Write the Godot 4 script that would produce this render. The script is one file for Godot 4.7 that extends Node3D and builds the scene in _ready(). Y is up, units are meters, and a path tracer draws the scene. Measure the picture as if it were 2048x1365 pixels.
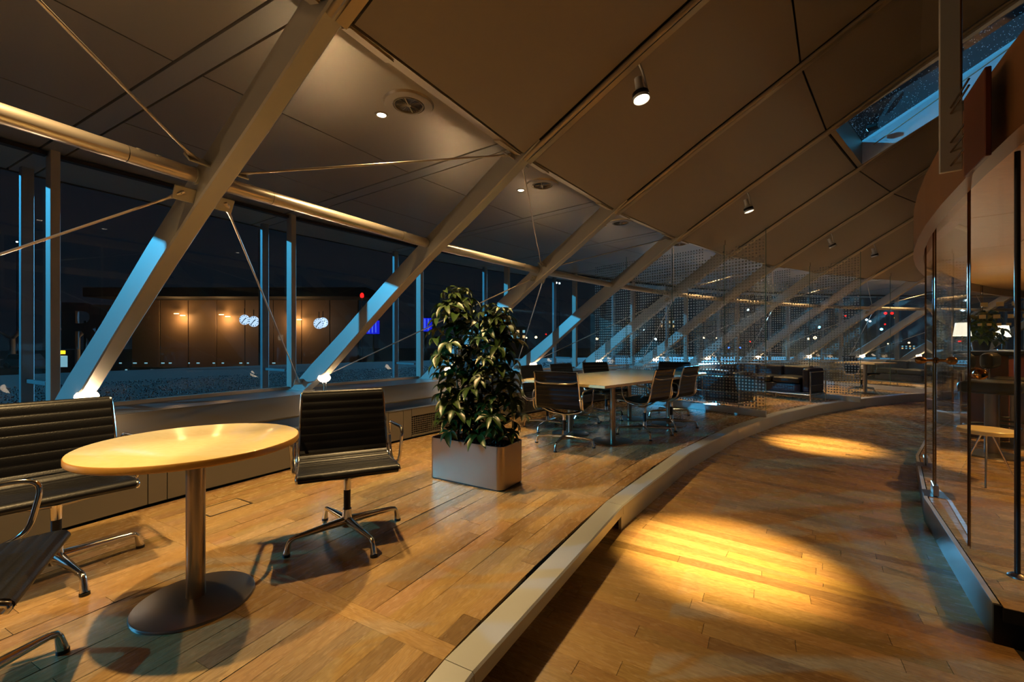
extends Node3D
# A curved glazed lounge above an airport apron at night. Plan: everything is concentric; a place is (radius, bay, height).
# y = 0 is the raised timber platform; the walkway lies a step lower.

const CX := 15.454
const CD := -6.916
const T0 := 2.639367
const DT := -0.1008404
const STEP := 0.175
const SOFFIT := 2.92
const SILL := 0.53

var used := {}
var rng := RandomNumberGenerator.new()
var M := {}

class MB:
	var v := PackedVector3Array()
	var n := PackedVector3Array()
	var u := PackedVector2Array()
	var c := PackedColorArray()
	var tint := Color(1, 1, 1)

	func t3(a: Vector3, b: Vector3, d: Vector3, na: Vector3, nb: Vector3, nd: Vector3, ua := Vector2.ZERO, ub := Vector2.ZERO, ud := Vector2.ZERO) -> void:
		if (b - a).cross(d - a).dot(na + nb + nd) > 0.0:
			v.append(a); v.append(d); v.append(b)
			n.append(na); n.append(nd); n.append(nb)
			u.append(ua); u.append(ud); u.append(ub)
		else:
			v.append(a); v.append(b); v.append(d)
			n.append(na); n.append(nb); n.append(nd)
			u.append(ua); u.append(ub); u.append(ud)
		c.append(tint); c.append(tint); c.append(tint)

	func quad(a: Vector3, b: Vector3, d: Vector3, e: Vector3, nn: Vector3) -> void:
		t3(a, b, d, nn, nn, nn)
		t3(a, d, e, nn, nn, nn)

	func quad4(a: Vector3, b: Vector3, d: Vector3, e: Vector3, na: Vector3, nb: Vector3, nd: Vector3, ne: Vector3) -> void:
		t3(a, b, d, na, nb, nd)
		t3(a, d, e, na, nd, ne)

	# a convex polygon of points pushed along a vector
	func slab(p: Array, push: Vector3) -> void:
		var k := p.size()
		var nn: Vector3 = (p[1] - p[0]).cross(p[2] - p[0]).normalized()
		if nn.dot(push) > 0.0:
			nn = -nn
		var mid := Vector3.ZERO
		for q in p:
			mid += q
		mid /= k
		for j in range(1, k - 1):
			t3(p[0], p[j], p[j + 1], nn, nn, nn)
			t3(p[0] + push, p[j] + push, p[j + 1] + push, -nn, -nn, -nn)
		for j in k:
			var a: Vector3 = p[j]
			var b: Vector3 = p[(j + 1) % k]
			var side := (b - a).cross(push).normalized()
			if side.dot((a + b) * 0.5 - mid) < 0.0:
				side = -side
			quad(a, b, b + push, a + push, side)

	# a board whose grain runs from a to b; uv in metres
	func plank(a: Vector3, b: Vector3, d: Vector3, e: Vector3, thick: float, shift: Vector2) -> void:
		var l := (a.distance_to(b) + d.distance_to(e)) * 0.5
		var w := (a.distance_to(e) + b.distance_to(d)) * 0.5
		var up := Vector3.UP
		var ua := shift
		var ub := shift + Vector2(l, 0)
		var ud := shift + Vector2(l, w)
		var ue := shift + Vector2(0, w)
		t3(a, b, d, up, up, up, ua, ub, ud)
		t3(a, d, e, up, up, up, ua, ud, ue)
		var dn := Vector3(0, -thick, 0)
		var mid := (a + b + d + e) * 0.25
		var ring := [a, b, d, e]
		var uvs := [ua, ub, ud, ue]
		for j in 4:
			var p: Vector3 = ring[j]
			var q: Vector3 = ring[(j + 1) % 4]
			var side := (q - p).cross(up).normalized()
			if side.dot((p + q) * 0.5 - mid) < 0.0:
				side = -side
			t3(p, q, q + dn, side, side, side, uvs[j], uvs[(j + 1) % 4], uvs[(j + 1) % 4] + Vector2(0, thick))
			t3(p, q + dn, p + dn, side, side, side, uvs[j], uvs[(j + 1) % 4] + Vector2(0, thick), uvs[j] + Vector2(0, thick))

	func box(mid: Vector3, size: Vector3, x := Basis()) -> void:
		rbox(mid, size, 0.0, x)

	# a box with chamfered edges
	func rbox(mid: Vector3, size: Vector3, bev: float, x := Basis()) -> void:
		var h := size * 0.5
		var ax := [Vector3.RIGHT, Vector3.UP, Vector3.BACK]
		for k in 3:
			var e1: Vector3 = ax[(k + 1) % 3] * (h[(k + 1) % 3] - bev)
			var e2: Vector3 = ax[(k + 2) % 3] * (h[(k + 2) % 3] - bev)
			for s in [-1.0, 1.0]:
				var o: Vector3 = ax[k] * h[k] * s
				quad(mid + x * (o - e1 - e2), mid + x * (o + e1 - e2), mid + x * (o + e1 + e2), mid + x * (o - e1 + e2), x * (ax[k] * s))
		if bev <= 0.0:
			return
		for k in 3:
			var a1 := (k + 1) % 3
			var a2 := (k + 2) % 3
			var run: Vector3 = ax[k] * (h[k] - bev)
			for s1 in [-1.0, 1.0]:
				for s2 in [-1.0, 1.0]:
					var p: Vector3 = ax[a1] * s1 * h[a1] + ax[a2] * s2 * (h[a2] - bev)
					var q: Vector3 = ax[a1] * s1 * (h[a1] - bev) + ax[a2] * s2 * h[a2]
					quad(mid + x * (p - run), mid + x * (p + run), mid + x * (q + run), mid + x * (q - run), x * (ax[a1] * s1 + ax[a2] * s2).normalized())
		for sx in [-1.0, 1.0]:
			for sy in [-1.0, 1.0]:
				for sz in [-1.0, 1.0]:
					var sg := Vector3(sx, sy, sz)
					var i3 := h - Vector3(bev, bev, bev)
					t3(mid + x * (sg * Vector3(h.x, i3.y, i3.z)), mid + x * (sg * Vector3(i3.x, h.y, i3.z)), mid + x * (sg * Vector3(i3.x, i3.y, h.z)), x * sg.normalized(), x * sg.normalized(), x * sg.normalized())

	# a soft rounded block with smooth normals
	func pillow(mid: Vector3, size: Vector3, r: float, x := Basis(), sub := 5, puff := 0.0) -> void:
		var h := size * 0.5
		var core := Vector3(maxf(h.x - r, 0), maxf(h.y - r, 0), maxf(h.z - r, 0))
		var ax := [Vector3.RIGHT, Vector3.UP, Vector3.BACK]
		for k in 3:
			var a1 := (k + 1) % 3
			var a2 := (k + 2) % 3
			for s in [-1.0, 1.0]:
				var pts := []
				var nor := []
				for i in sub + 1:
					for j in sub + 1:
						var q: Vector3 = ax[k] * s * h[k] + ax[a1] * warp(i, sub, h[a1], r) + ax[a2] * warp(j, sub, h[a2], r)
						var cl := q.clamp(-core, core)
						var d := (q - cl)
						d = d.normalized() if d.length() > 1e-6 else Vector3(ax[k] * s)
						var p := cl + d * r
						var b1 := 1.0 - pow(p[a1] / h[a1], 2.0)
						var b2 := 1.0 - pow(p[a2] / h[a2], 2.0)
						p += Vector3(ax[k]) * s * puff * maxf(b1, 0) * maxf(b2, 0)
						pts.append(mid + x * p)
						nor.append(x * d)
				for i in sub:
					for j in sub:
						var o := i * (sub + 1) + j
						quad4(pts[o], pts[o + 1], pts[o + sub + 2], pts[o + sub + 1], nor[o], nor[o + 1], nor[o + sub + 2], nor[o + sub + 1])

	func warp(i: int, sub: int, h: float, r: float) -> float:
		var t := float(i) / sub * 2.0 - 1.0
		var inner := maxf(h - r, 0.0) / h
		return signf(t) * h * (absf(t) if inner <= 0.0 else lerpf(absf(t), 1.0 - (1.0 - absf(t)) * (1.0 - inner) * 1.6, 0.6))

	# a round bar along a path; radius may be a number or one per point
	func tube(path: Array, rad, seg := 10, closed := false, caps := true, flat := 1.0) -> void:
		var k := path.size()
		var rings := []
		var nors := []
		var ref := Vector3.ZERO
		for j in k:
			var a: Vector3 = path[(j - 1 + k) % k] if closed or j > 0 else path[j]
			var b: Vector3 = path[(j + 1) % k] if closed or j < k - 1 else path[j]
			var t := (b - a).normalized()
			if ref == Vector3.ZERO:
				ref = t.cross(Vector3.UP if absf(t.y) < 0.9 else Vector3.RIGHT).normalized()
			ref = (ref - t * ref.dot(t)).normalized()
			var w := t.cross(ref)
			var r: float = rad[j] if rad is Array else rad
			var ring := []
			var nr := []
			for s in seg:
				var an := TAU * s / seg
				var d := ref * cos(an) + w * sin(an) * flat
				ring.append(path[j] + d * r)
				nr.append((ref * cos(an) * flat + w * sin(an)).normalized())
			rings.append(ring)
			nors.append(nr)
		for j in (k if closed else k - 1):
			var j2 := (j + 1) % k
			for s in seg:
				var s2 := (s + 1) % seg
				quad4(rings[j][s], rings[j2][s], rings[j2][s2], rings[j][s2], nors[j][s], nors[j2][s], nors[j2][s2], nors[j][s2])
		if caps and not closed:
			for e in [0, k - 1]:
				var nn: Vector3 = (path[0] - path[1]).normalized() if e == 0 else (path[k - 1] - path[k - 2]).normalized()
				for s in seg:
					t3(path[e], rings[e][s], rings[e][(s + 1) % seg], nn, nn, nn)

	# a turned shape: profile of (radius, height) in the axes of x
	func lathe(prof: Array, seg := 24, x := Transform3D(), soft := 40.0) -> void:
		var k := prof.size()
		var segn := []
		for j in k - 1:
			var d: Vector2 = prof[j + 1] - prof[j]
			segn.append(Vector2(d.y, -d.x).normalized())
		for j in k - 1:
			var n0: Vector2 = segn[j]
			var n1: Vector2 = segn[j]
			if j > 0 and absf(segn[j - 1].angle_to(segn[j])) < deg_to_rad(soft):
				n0 = (segn[j - 1] + segn[j]).normalized()
			if j < k - 2 and absf(segn[j].angle_to(segn[j + 1])) < deg_to_rad(soft):
				n1 = (segn[j] + segn[j + 1]).normalized()
			var p0: Vector2 = prof[j]
			var p1: Vector2 = prof[j + 1]
			for s in seg:
				var a := TAU * s / seg
				var b := TAU * (s + 1) / seg
				var da := Vector3(cos(a), 0, sin(a))
				var db := Vector3(cos(b), 0, sin(b))
				var q := [x * (da * p0.x + Vector3(0, p0.y, 0)), x * (db * p0.x + Vector3(0, p0.y, 0)), x * (db * p1.x + Vector3(0, p1.y, 0)), x * (da * p1.x + Vector3(0, p1.y, 0))]
				var m := [x.basis * (da * n0.x + Vector3(0, n0.y, 0)), x.basis * (db * n0.x + Vector3(0, n0.y, 0)), x.basis * (db * n1.x + Vector3(0, n1.y, 0)), x.basis * (da * n1.x + Vector3(0, n1.y, 0))]
				if p0.x > 1e-6:
					t3(q[0], q[1], q[2], m[0], m[1], m[2])
				if p1.x > 1e-6:
					t3(q[0], q[2], q[3], m[0], m[2], m[3])

	func mesh() -> ArrayMesh:
		var a := []
		a.resize(Mesh.ARRAY_MAX)
		a[Mesh.ARRAY_VERTEX] = v
		a[Mesh.ARRAY_NORMAL] = n
		a[Mesh.ARRAY_TEX_UV] = u
		a[Mesh.ARRAY_COLOR] = c
		var m := ArrayMesh.new()
		m.add_surface_from_arrays(Mesh.PRIMITIVE_TRIANGLES, a)
		return m

# ---------- places ----------
func ang(i: float) -> float:
	return T0 + DT * i

func P(r: float, i: float, y: float) -> Vector3:
	var t := ang(i)
	return Vector3(CX + r * cos(t), y, -(CD + r * sin(t)))

# x along the ring (towards higher bays), y up, z towards the centre
func frame(i: float) -> Basis:
	var t := ang(i)
	return Basis(Vector3(sin(t), 0, cos(t)), Vector3.UP, Vector3(-cos(t), 0, sin(t)))

# a point seen at a pixel of the 2048 x 1365 picture, at a depth in metres: used to survey far things
func far(px: float, py: float, d: float) -> Vector3:
	return Vector3((px - 1024.0) / 845.5 * d, 1.16 + (686.77 - py) / 845.5 * d, -d)

func ceil_y(r: float) -> float:
	var pr := [Vector2(22.0, 0.9), Vector2(18.6, 2.76), Vector2(17.62, 3.29), Vector2(16.75, 3.74), Vector2(15.93, 4.18), Vector2(15.0, 4.63), Vector2(13.0, 5.5), Vector2(9.0, 7.0)]
	for k in pr.size() - 1:
		if r <= pr[k].x and r >= pr[k + 1].x:
			return lerpf(pr[k].y, pr[k + 1].y, (pr[k].x - r) / (pr[k].x - pr[k + 1].x))
	return 7.0

# ---------- naming ----------
func numbered(called: String) -> String:
	used[called] = used.get(called, -1) + 1
	return called if used[called] == 0 else "%s_%03d" % [called, used[called]]

func thing(called: String, label: String, category: String, at := Vector3.ZERO, b := Basis(), group := "") -> Node3D:
	var o := Node3D.new()
	o.name = numbered(called)
	add_child(o)
	o.transform = Transform3D(b, at)
	tag(o, label, category, group)
	return o

func tag(o: Node, label: String, category: String, group := "") -> void:
	o.set_meta("label", label)
	o.set_meta("category", category)
	if group:
		o.set_meta("group", group)

func struct(called: String, label := "") -> Node3D:
	var o := Node3D.new()
	o.name = numbered(called)
	add_child(o)
	o.set_meta("kind", "structure")
	if label:
		o.set_meta("label", label)
	return o

func part(o: Node3D, called: String, b: MB, m: Material, label := "") -> MeshInstance3D:
	return partm(o, called, b.mesh(), m, label)

func partm(o: Node3D, called: String, mesh: Mesh, m: Material, label := "") -> MeshInstance3D:
	var p := MeshInstance3D.new()
	p.name = called
	p.mesh = mesh
	p.material_override = m
	o.add_child(p, true)
	if label:
		p.set_meta("label", label)
	return p

func copy(o: Node3D, at: Vector3, b: Basis, label: String, group := "") -> Node3D:
	var r: Node3D = o.duplicate()
	r.name = numbered(String(o.name).trim_suffix("_000"))
	add_child(r)
	r.transform = Transform3D(b, at)
	r.set_meta("label", label)
	if group:
		r.set_meta("group", group)
	return r

const ORD := ["first", "second", "third", "fourth", "fifth", "sixth", "seventh", "eighth", "ninth", "tenth", "eleventh", "twelfth", "thirteenth", "fourteenth"]

# ---------- materials ----------
func mat(called: String, col: Color, rough := 0.5, metal := 0.0, spec := 0.5) -> StandardMaterial3D:
	var m := StandardMaterial3D.new()
	m.resource_name = called
	m.albedo_color = col
	m.roughness = rough
	m.metallic = metal
	m.metallic_specular = spec
	M[called] = m
	return m

func glow(called: String, col: Color, energy: float) -> StandardMaterial3D:
	var m := mat(called, Color(0.8, 0.8, 0.8), 0.5)
	m.emission_enabled = true
	m.emission = col
	m.emission_energy_multiplier = energy
	return m

func pane(called: String, col: Color, a: float) -> StandardMaterial3D:
	var m := mat(called, Color(col.r, col.g, col.b, a), 0.02)
	m.transparency = BaseMaterial3D.TRANSPARENCY_ALPHA
	return m

func wood_texture(seed_: int, dark: Color, light: Color, ring_w: float, contrast: float) -> ImageTexture:
	var w := 1024
	var h := 256
	var a := FastNoiseLite.new()
	a.seed = seed_
	a.frequency = 1.0
	var b := FastNoiseLite.new()
	b.seed = seed_ + 7
	b.frequency = 1.0
	b.fractal_type = FastNoiseLite.FRACTAL_NONE
	var by := PackedByteArray()
	by.resize(w * h * 3)
	for y in h:
		var vv := float(y) / h
		for x in w:
			var uu := float(x) / w
			var wav := a.get_noise_2d(uu * 2.2, vv * 3.0)
			var ringv := 0.5 + 0.5 * sin((vv * ring_w + wav * 5.0) * TAU)
			var fib := b.get_noise_2d(uu * 5.0, vv * 110.0)
			var fib2 := b.get_noise_2d(uu * 24.0 + 31.0, vv * 300.0)
			var t := clampf(0.55 + contrast * (0.4 * (ringv - 0.5) + 0.34 * fib + 0.18 * fib2), 0, 1)
			var k := (y * w + x) * 3
			by[k] = int(255 * lerpf(dark.r, light.r, t))
			by[k + 1] = int(255 * lerpf(dark.g, light.g, t))
			by[k + 2] = int(255 * lerpf(dark.b, light.b, t))
	return ImageTexture.create_from_image(Image.create_from_data(w, h, false, Image.FORMAT_RGB8, by))

func noise_tex(seed_: int, freq: float, lo: Color, hi: Color, size := 512, normal := false, bump := 1.0) -> NoiseTexture2D:
	var t := NoiseTexture2D.new()
	var f := FastNoiseLite.new()
	f.seed = seed_
	f.frequency = freq
	t.noise = f
	t.width = size
	t.height = size
	t.seamless = true
	if normal:
		t.as_normal_map = true
		t.bump_strength = bump
	else:
		var g := Gradient.new()
		g.set_color(0, lo)
		g.set_color(1, hi)
		t.color_ramp = g
	return t

func materials() -> void:
	var wt := wood_texture(3, Color(0.48, 0.37, 0.225), Color(0.74, 0.625, 0.43), 2.5, 0.6)
	var fl := mat("floor_timber", Color(1, 1, 1), 0.3, 0.0, 0.5)
	fl.albedo_texture = wt
	fl.vertex_color_use_as_albedo = true
	fl.uv1_scale = Vector3(0.7, 2.4, 1)
	fl.roughness_texture = noise_tex(5, 0.02, Color(0.75, 0.75, 0.75), Color(1, 1, 1))
	var mp := wood_texture(11, Color(0.84, 0.75, 0.52), Color(0.92, 0.84, 0.63), 2.0, 0.5)
	var tt := mat("maple_veneer", Color(1, 1, 1), 0.16)
	tt.albedo_texture = mp
	tt.uv1_triplanar = true
	tt.uv1_scale = Vector3(0.8, 0.8, 0.8)
	var et := mat("maple_edge", Color(0.9, 0.74, 0.5), 0.4)
	et.albedo_texture = mp
	et.uv1_triplanar = true
	et.uv1_scale = Vector3(1.5, 1.5, 1.5)
	var wp := mat("canopy_timber", Color(0.82, 0.66, 0.46), 0.42)
	wp.albedo_texture = mp
	wp.uv1_triplanar = true
	wp.uv1_world_triplanar = true
	wp.uv1_scale = Vector3(0.6, 0.6, 0.6)
	mat("canopy_edge", Color(0.42, 0.28, 0.16), 0.4)
	mat("dark_timber", Color(0.30, 0.13, 0.06), 0.4)
	mat("painted_steel", Color(0.64, 0.63, 0.6), 0.42, 0.35)
	mat("tube_steel", Color(0.74, 0.7, 0.66), 0.3, 0.75)
	mat("soffit_metal", Color(0.60, 0.555, 0.49), 0.36, 0.45)
	mat("soffit_strip", Color(0.57, 0.55, 0.52), 0.4, 0.4)
	mat("roof_panel", Color(0.52, 0.475, 0.42), 0.55, 0.15)
	mat("rail_metal", Color(0.66, 0.6, 0.5), 0.35, 0.6)
	mat("void_black", Color(0.02, 0.02, 0.02), 0.9)
	mat("sill_metal", Color(0.50, 0.5, 0.5), 0.34, 0.4)
	mat("casing_paint", Color(0.38, 0.35, 0.31), 0.5, 0.1)
	mat("trough_dark", Color(0.11, 0.09, 0.08), 0.5, 0.2)
	mat("grille_dark", Color(0.05, 0.045, 0.04), 0.7)
	mat("mullion_paint", Color(0.62, 0.58, 0.54), 0.45, 0.2)
	mat("chrome", Color(0.86, 0.84, 0.81), 0.13, 1.0)
	mat("brushed_steel", Color(0.62, 0.56, 0.49), 0.3, 1.0)
	mat("satin_steel", Color(0.66, 0.67, 0.67), 0.38, 0.3)
	mat("planter_steel", Color(0.64, 0.57, 0.49), 0.33, 1.0)
	mat("disc_steel", Color(0.48, 0.45, 0.43), 0.3, 0.95)
	mat("bronze", Color(0.55, 0.42, 0.26), 0.22, 1.0)
	mat("black_rubber", Color(0.02, 0.02, 0.02), 0.6)
	var le := mat("black_leather", Color(0.034, 0.036, 0.056), 0.4, 0.0, 0.42)
	le.normal_enabled = true
	le.normal_texture = noise_tex(21, 0.08, Color.BLACK, Color.WHITE, 256, true, 3.0)
	le.normal_scale = 0.25
	le.uv1_triplanar = true
	le.uv1_scale = Vector3(6, 6, 6)
	var lb := mat("navy_leather", Color(0.06, 0.058, 0.12), 0.42, 0.0, 0.45)
	lb.normal_enabled = true
	lb.normal_texture = noise_tex(22, 0.03, Color.BLACK, Color.WHITE, 256, true, 5.0)
	lb.normal_scale = 0.4
	lb.uv1_triplanar = true
	lb.uv1_scale = Vector3(2.5, 2.5, 2.5)
	pane("window_glass", Color(0.9, 1, 1), 0.02)
	pane("clear_glass", Color(0.9, 1, 0.95), 0.03)
	var du := mat("frit_print", Color(0.5, 0.48, 0.44), 0.7)
	du.backlight_enabled = true
	du.backlight = Color(0.3, 0.3, 0.3)
	mat("glass_edge", Color(0.32, 0.42, 0.38), 0.2)
	mat("cream_print", Color(0.8, 0.72, 0.5), 0.6)
	var lf := mat("leaf_green", Color(0.145, 0.225, 0.06), 0.36)
	lf.vertex_color_use_as_albedo = true
	lf.backlight_enabled = true
	lf.backlight = Color(0.2, 0.25, 0.06)
	mat("stem_green", Color(0.20, 0.2, 0.08), 0.6)
	var so := mat("clay_granules", Color(0.42, 0.2, 0.11), 0.9)
	so.albedo_texture = noise_tex(31, 0.12, Color(0.35, 0.3, 0.28), Color(1, 1, 1), 256)
	so.uv1_triplanar = true
	so.uv1_scale = Vector3(5, 5, 5)
	mat("white_plastic", Color(0.72, 0.72, 0.72), 0.4)
	mat("black_metal", Color(0.04, 0.04, 0.04), 0.4, 0.3)
	mat("stool_white", Color(0.86, 0.78, 0.55), 0.3)
	glow("uplight_glass", Color(1.0, 0.87, 0.7), 7.0)
	glow("downlight_lens", Color(1.0, 0.93, 0.82), 6.0)
	mat("downlight_lens_unlit", Color(0.45, 0.43, 0.4), 0.2, 0.6)
	glow("spot_lens", Color(1.0, 0.93, 0.8), 8.0)
	glow("spot_lens_cool", Color(0.75, 0.75, 1.0), 3.0)
	glow("lampshade_glow", Color(1.0, 0.97, 0.86), 1.6)
	var gr := mat("gravel", Color(0.13, 0.13, 0.13), 0.9)
	gr.albedo_texture = noise_tex(41, 0.25, Color(0.12, 0.12, 0.12), Color(1, 1, 1), 512)
	gr.uv1_triplanar = true
	gr.uv1_world_triplanar = true
	gr.uv1_scale = Vector3(0.7, 0.7, 0.7)
	mat("pebble", Color(0.2, 0.2, 0.21), 0.35)
	mat("apron_asphalt", Color(0.05, 0.05, 0.055), 0.7)
	mat("galvanised", Color(0.42, 0.43, 0.44), 0.45, 0.6)
	mat("terminal_wall", Color(0.52, 0.42, 0.32), 0.7)
	mat("terminal_dark", Color(0.06, 0.06, 0.07), 0.7)
	mat("white_paint", Color(0.78, 0.8, 0.82), 0.5)
	mat("car_paint", Color(0.6, 0.62, 0.65), 0.2, 0.3)
	mat("car_glass", Color(0.02, 0.02, 0.025), 0.08)
	mat("sign_grey", Color(0.11, 0.13, 0.15), 0.6)
	glow("reflected_clock_face", Color(0.75, 0.88, 1.0), 1.1)
	mat("clock_black", Color(0.03, 0.03, 0.06), 0.5)
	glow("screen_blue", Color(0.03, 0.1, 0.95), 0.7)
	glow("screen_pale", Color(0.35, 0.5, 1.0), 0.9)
	glow("lamp_white", Color(0.8, 0.95, 1.0), 9.0)
	glow("lamp_cyan", Color(0.45, 0.85, 1.0), 8.0)
	glow("lamp_warm", Color(1.0, 0.85, 0.6), 5.0)
	glow("lamp_red", Color(1.0, 0.05, 0.03), 5.0)
	glow("lamp_blue", Color(0.2, 0.45, 1.0), 3.0)
	glow("lamp_yellow", Color(1.0, 0.8, 0.1), 2.0)
	glow("lit_window_warm", Color(1.0, 0.85, 0.6), 0.8)
	glow("lit_window_cool", Color(0.6, 0.9, 1.0), 0.5)
	mat("drop_white", Color(0.9, 0.92, 0.95), 0.3)

# ---------- floors ----------
func board(mb: MB, poly: Array, grain: Vector3, thick: float, shift: Vector2) -> void:
	var cross := Vector3.UP.cross(grain)
	var o: Vector3 = poly[0]
	var k := poly.size()
	var uv := []
	var mid := Vector3.ZERO
	for p in poly:
		uv.append(shift + Vector2((p - o).dot(grain), (p - o).dot(cross)))
		mid += p / k
	var dn := Vector3(0, -thick, 0)
	var up := Vector3.UP
	for j in range(1, k - 1):
		mb.t3(poly[0], poly[j], poly[j + 1], up, up, up, uv[0], uv[j], uv[j + 1])
	for j in k:
		var p: Vector3 = poly[j]
		var q: Vector3 = poly[(j + 1) % k]
		var side := (q - p).cross(up).normalized()
		if side.dot((p + q) * 0.5 - mid) < 0.0:
			side = -side
		mb.t3(p, q, q + dn, side, side, side, uv[j], uv[(j + 1) % k], uv[(j + 1) % k])
		mb.t3(p, q + dn, p + dn, side, side, side, uv[j], uv[(j + 1) % k], uv[j])

func tone() -> Color:
	var k := rng.randf()
	var s := rng.randf_range(0.74, 1.12)
	if k < 0.2:
		s *= 0.68
	return Color(s, s * rng.randf_range(0.90, 1.02), s * rng.randf_range(0.82, 1.05))

# boards: [poly, grain, tint, shift]; the nearest 300 in view become parts, the rest one joined part
func lay(o: Node3D, boards: Array, thick: float) -> void:
	var order := []
	for b in boards:
		var mid := Vector3.ZERO
		for p in b[0]:
			mid += p / b[0].size()
		var d := -mid.z
		var seen := d > 0.9 and absf(mid.x / d) < 1.3 and (1.16 - mid.y) / d < 0.9
		order.append([mid.length() if seen else 1000.0 + mid.length(), b])
	order.sort_custom(func(a, b): return a[0] < b[0])
	var rest := MB.new()
	for k in order.size():
		var b: Array = order[k][1]
		var mb: MB = MB.new() if k < 298 else rest
		mb.tint = b[2]
		board(mb, b[0], b[1], thick, b[3])
		if k < 298:
			part(o, "plank", mb, M.floor_timber)
	var r := part(o, "far_planks", rest, M.floor_timber)
	r.set_meta("kind", "stuff")

func inset(poly: Array, g: float) -> Array:
	var mid := Vector3.ZERO
	for p in poly:
		mid += p / poly.size()
	var out := []
	for p in poly:
		var d: Vector3 = p - mid
		out.append(p - d.normalized() * g)
	return out

func radial_boards(k: int, off: float, r0: float, r1: float, y: float, width: float, boards: Array) -> void:
	var a := P(r0, k + off, y)
	var b := P(r1, k + off, y)
	var c := P(r1, k + off + 1.0, y)
	var d := P(r0, k + off + 1.0, y)
	var zone := PackedVector2Array([Vector2(a.x, a.z), Vector2(b.x, b.z), Vector2(c.x, c.z), Vector2(d.x, d.z)])
	var f := frame(k + off + 0.5)
	var g := -f.z
	var t := f.x
	var o := P(r0, k + off + 0.5, y)
	var half := (d - a).length() * 0.5 + (c - b).length() * 0.5
	var n := int(half * 1.15 / width / 2.0) + 1
	for j in range(-n, n + 1):
		var s := -rng.randf_range(0.2, 1.0)
		while s < (r1 - r0) + 0.2:
			var l := rng.randf_range(0.55, 1.5)
			var q := []
			for w in [[s, j * width], [s + l, j * width], [s + l, (j + 1) * width], [s, (j + 1) * width]]:
				var p: Vector3 = o + g * float(w[0]) + t * float(w[1])
				q.append(Vector2(p.x, p.z))
			for cut in Geometry2D.intersect_polygons(PackedVector2Array(q), zone):
				var poly := []
				for p2 in cut:
					poly.append(Vector3(p2.x, y, p2.y))
				if poly.size() >= 3:
					boards.append([inset(poly, 0.0011), g, tone(), Vector2(rng.randf() * 3.0, rng.randf() * 2.0)])
			s += l

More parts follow.
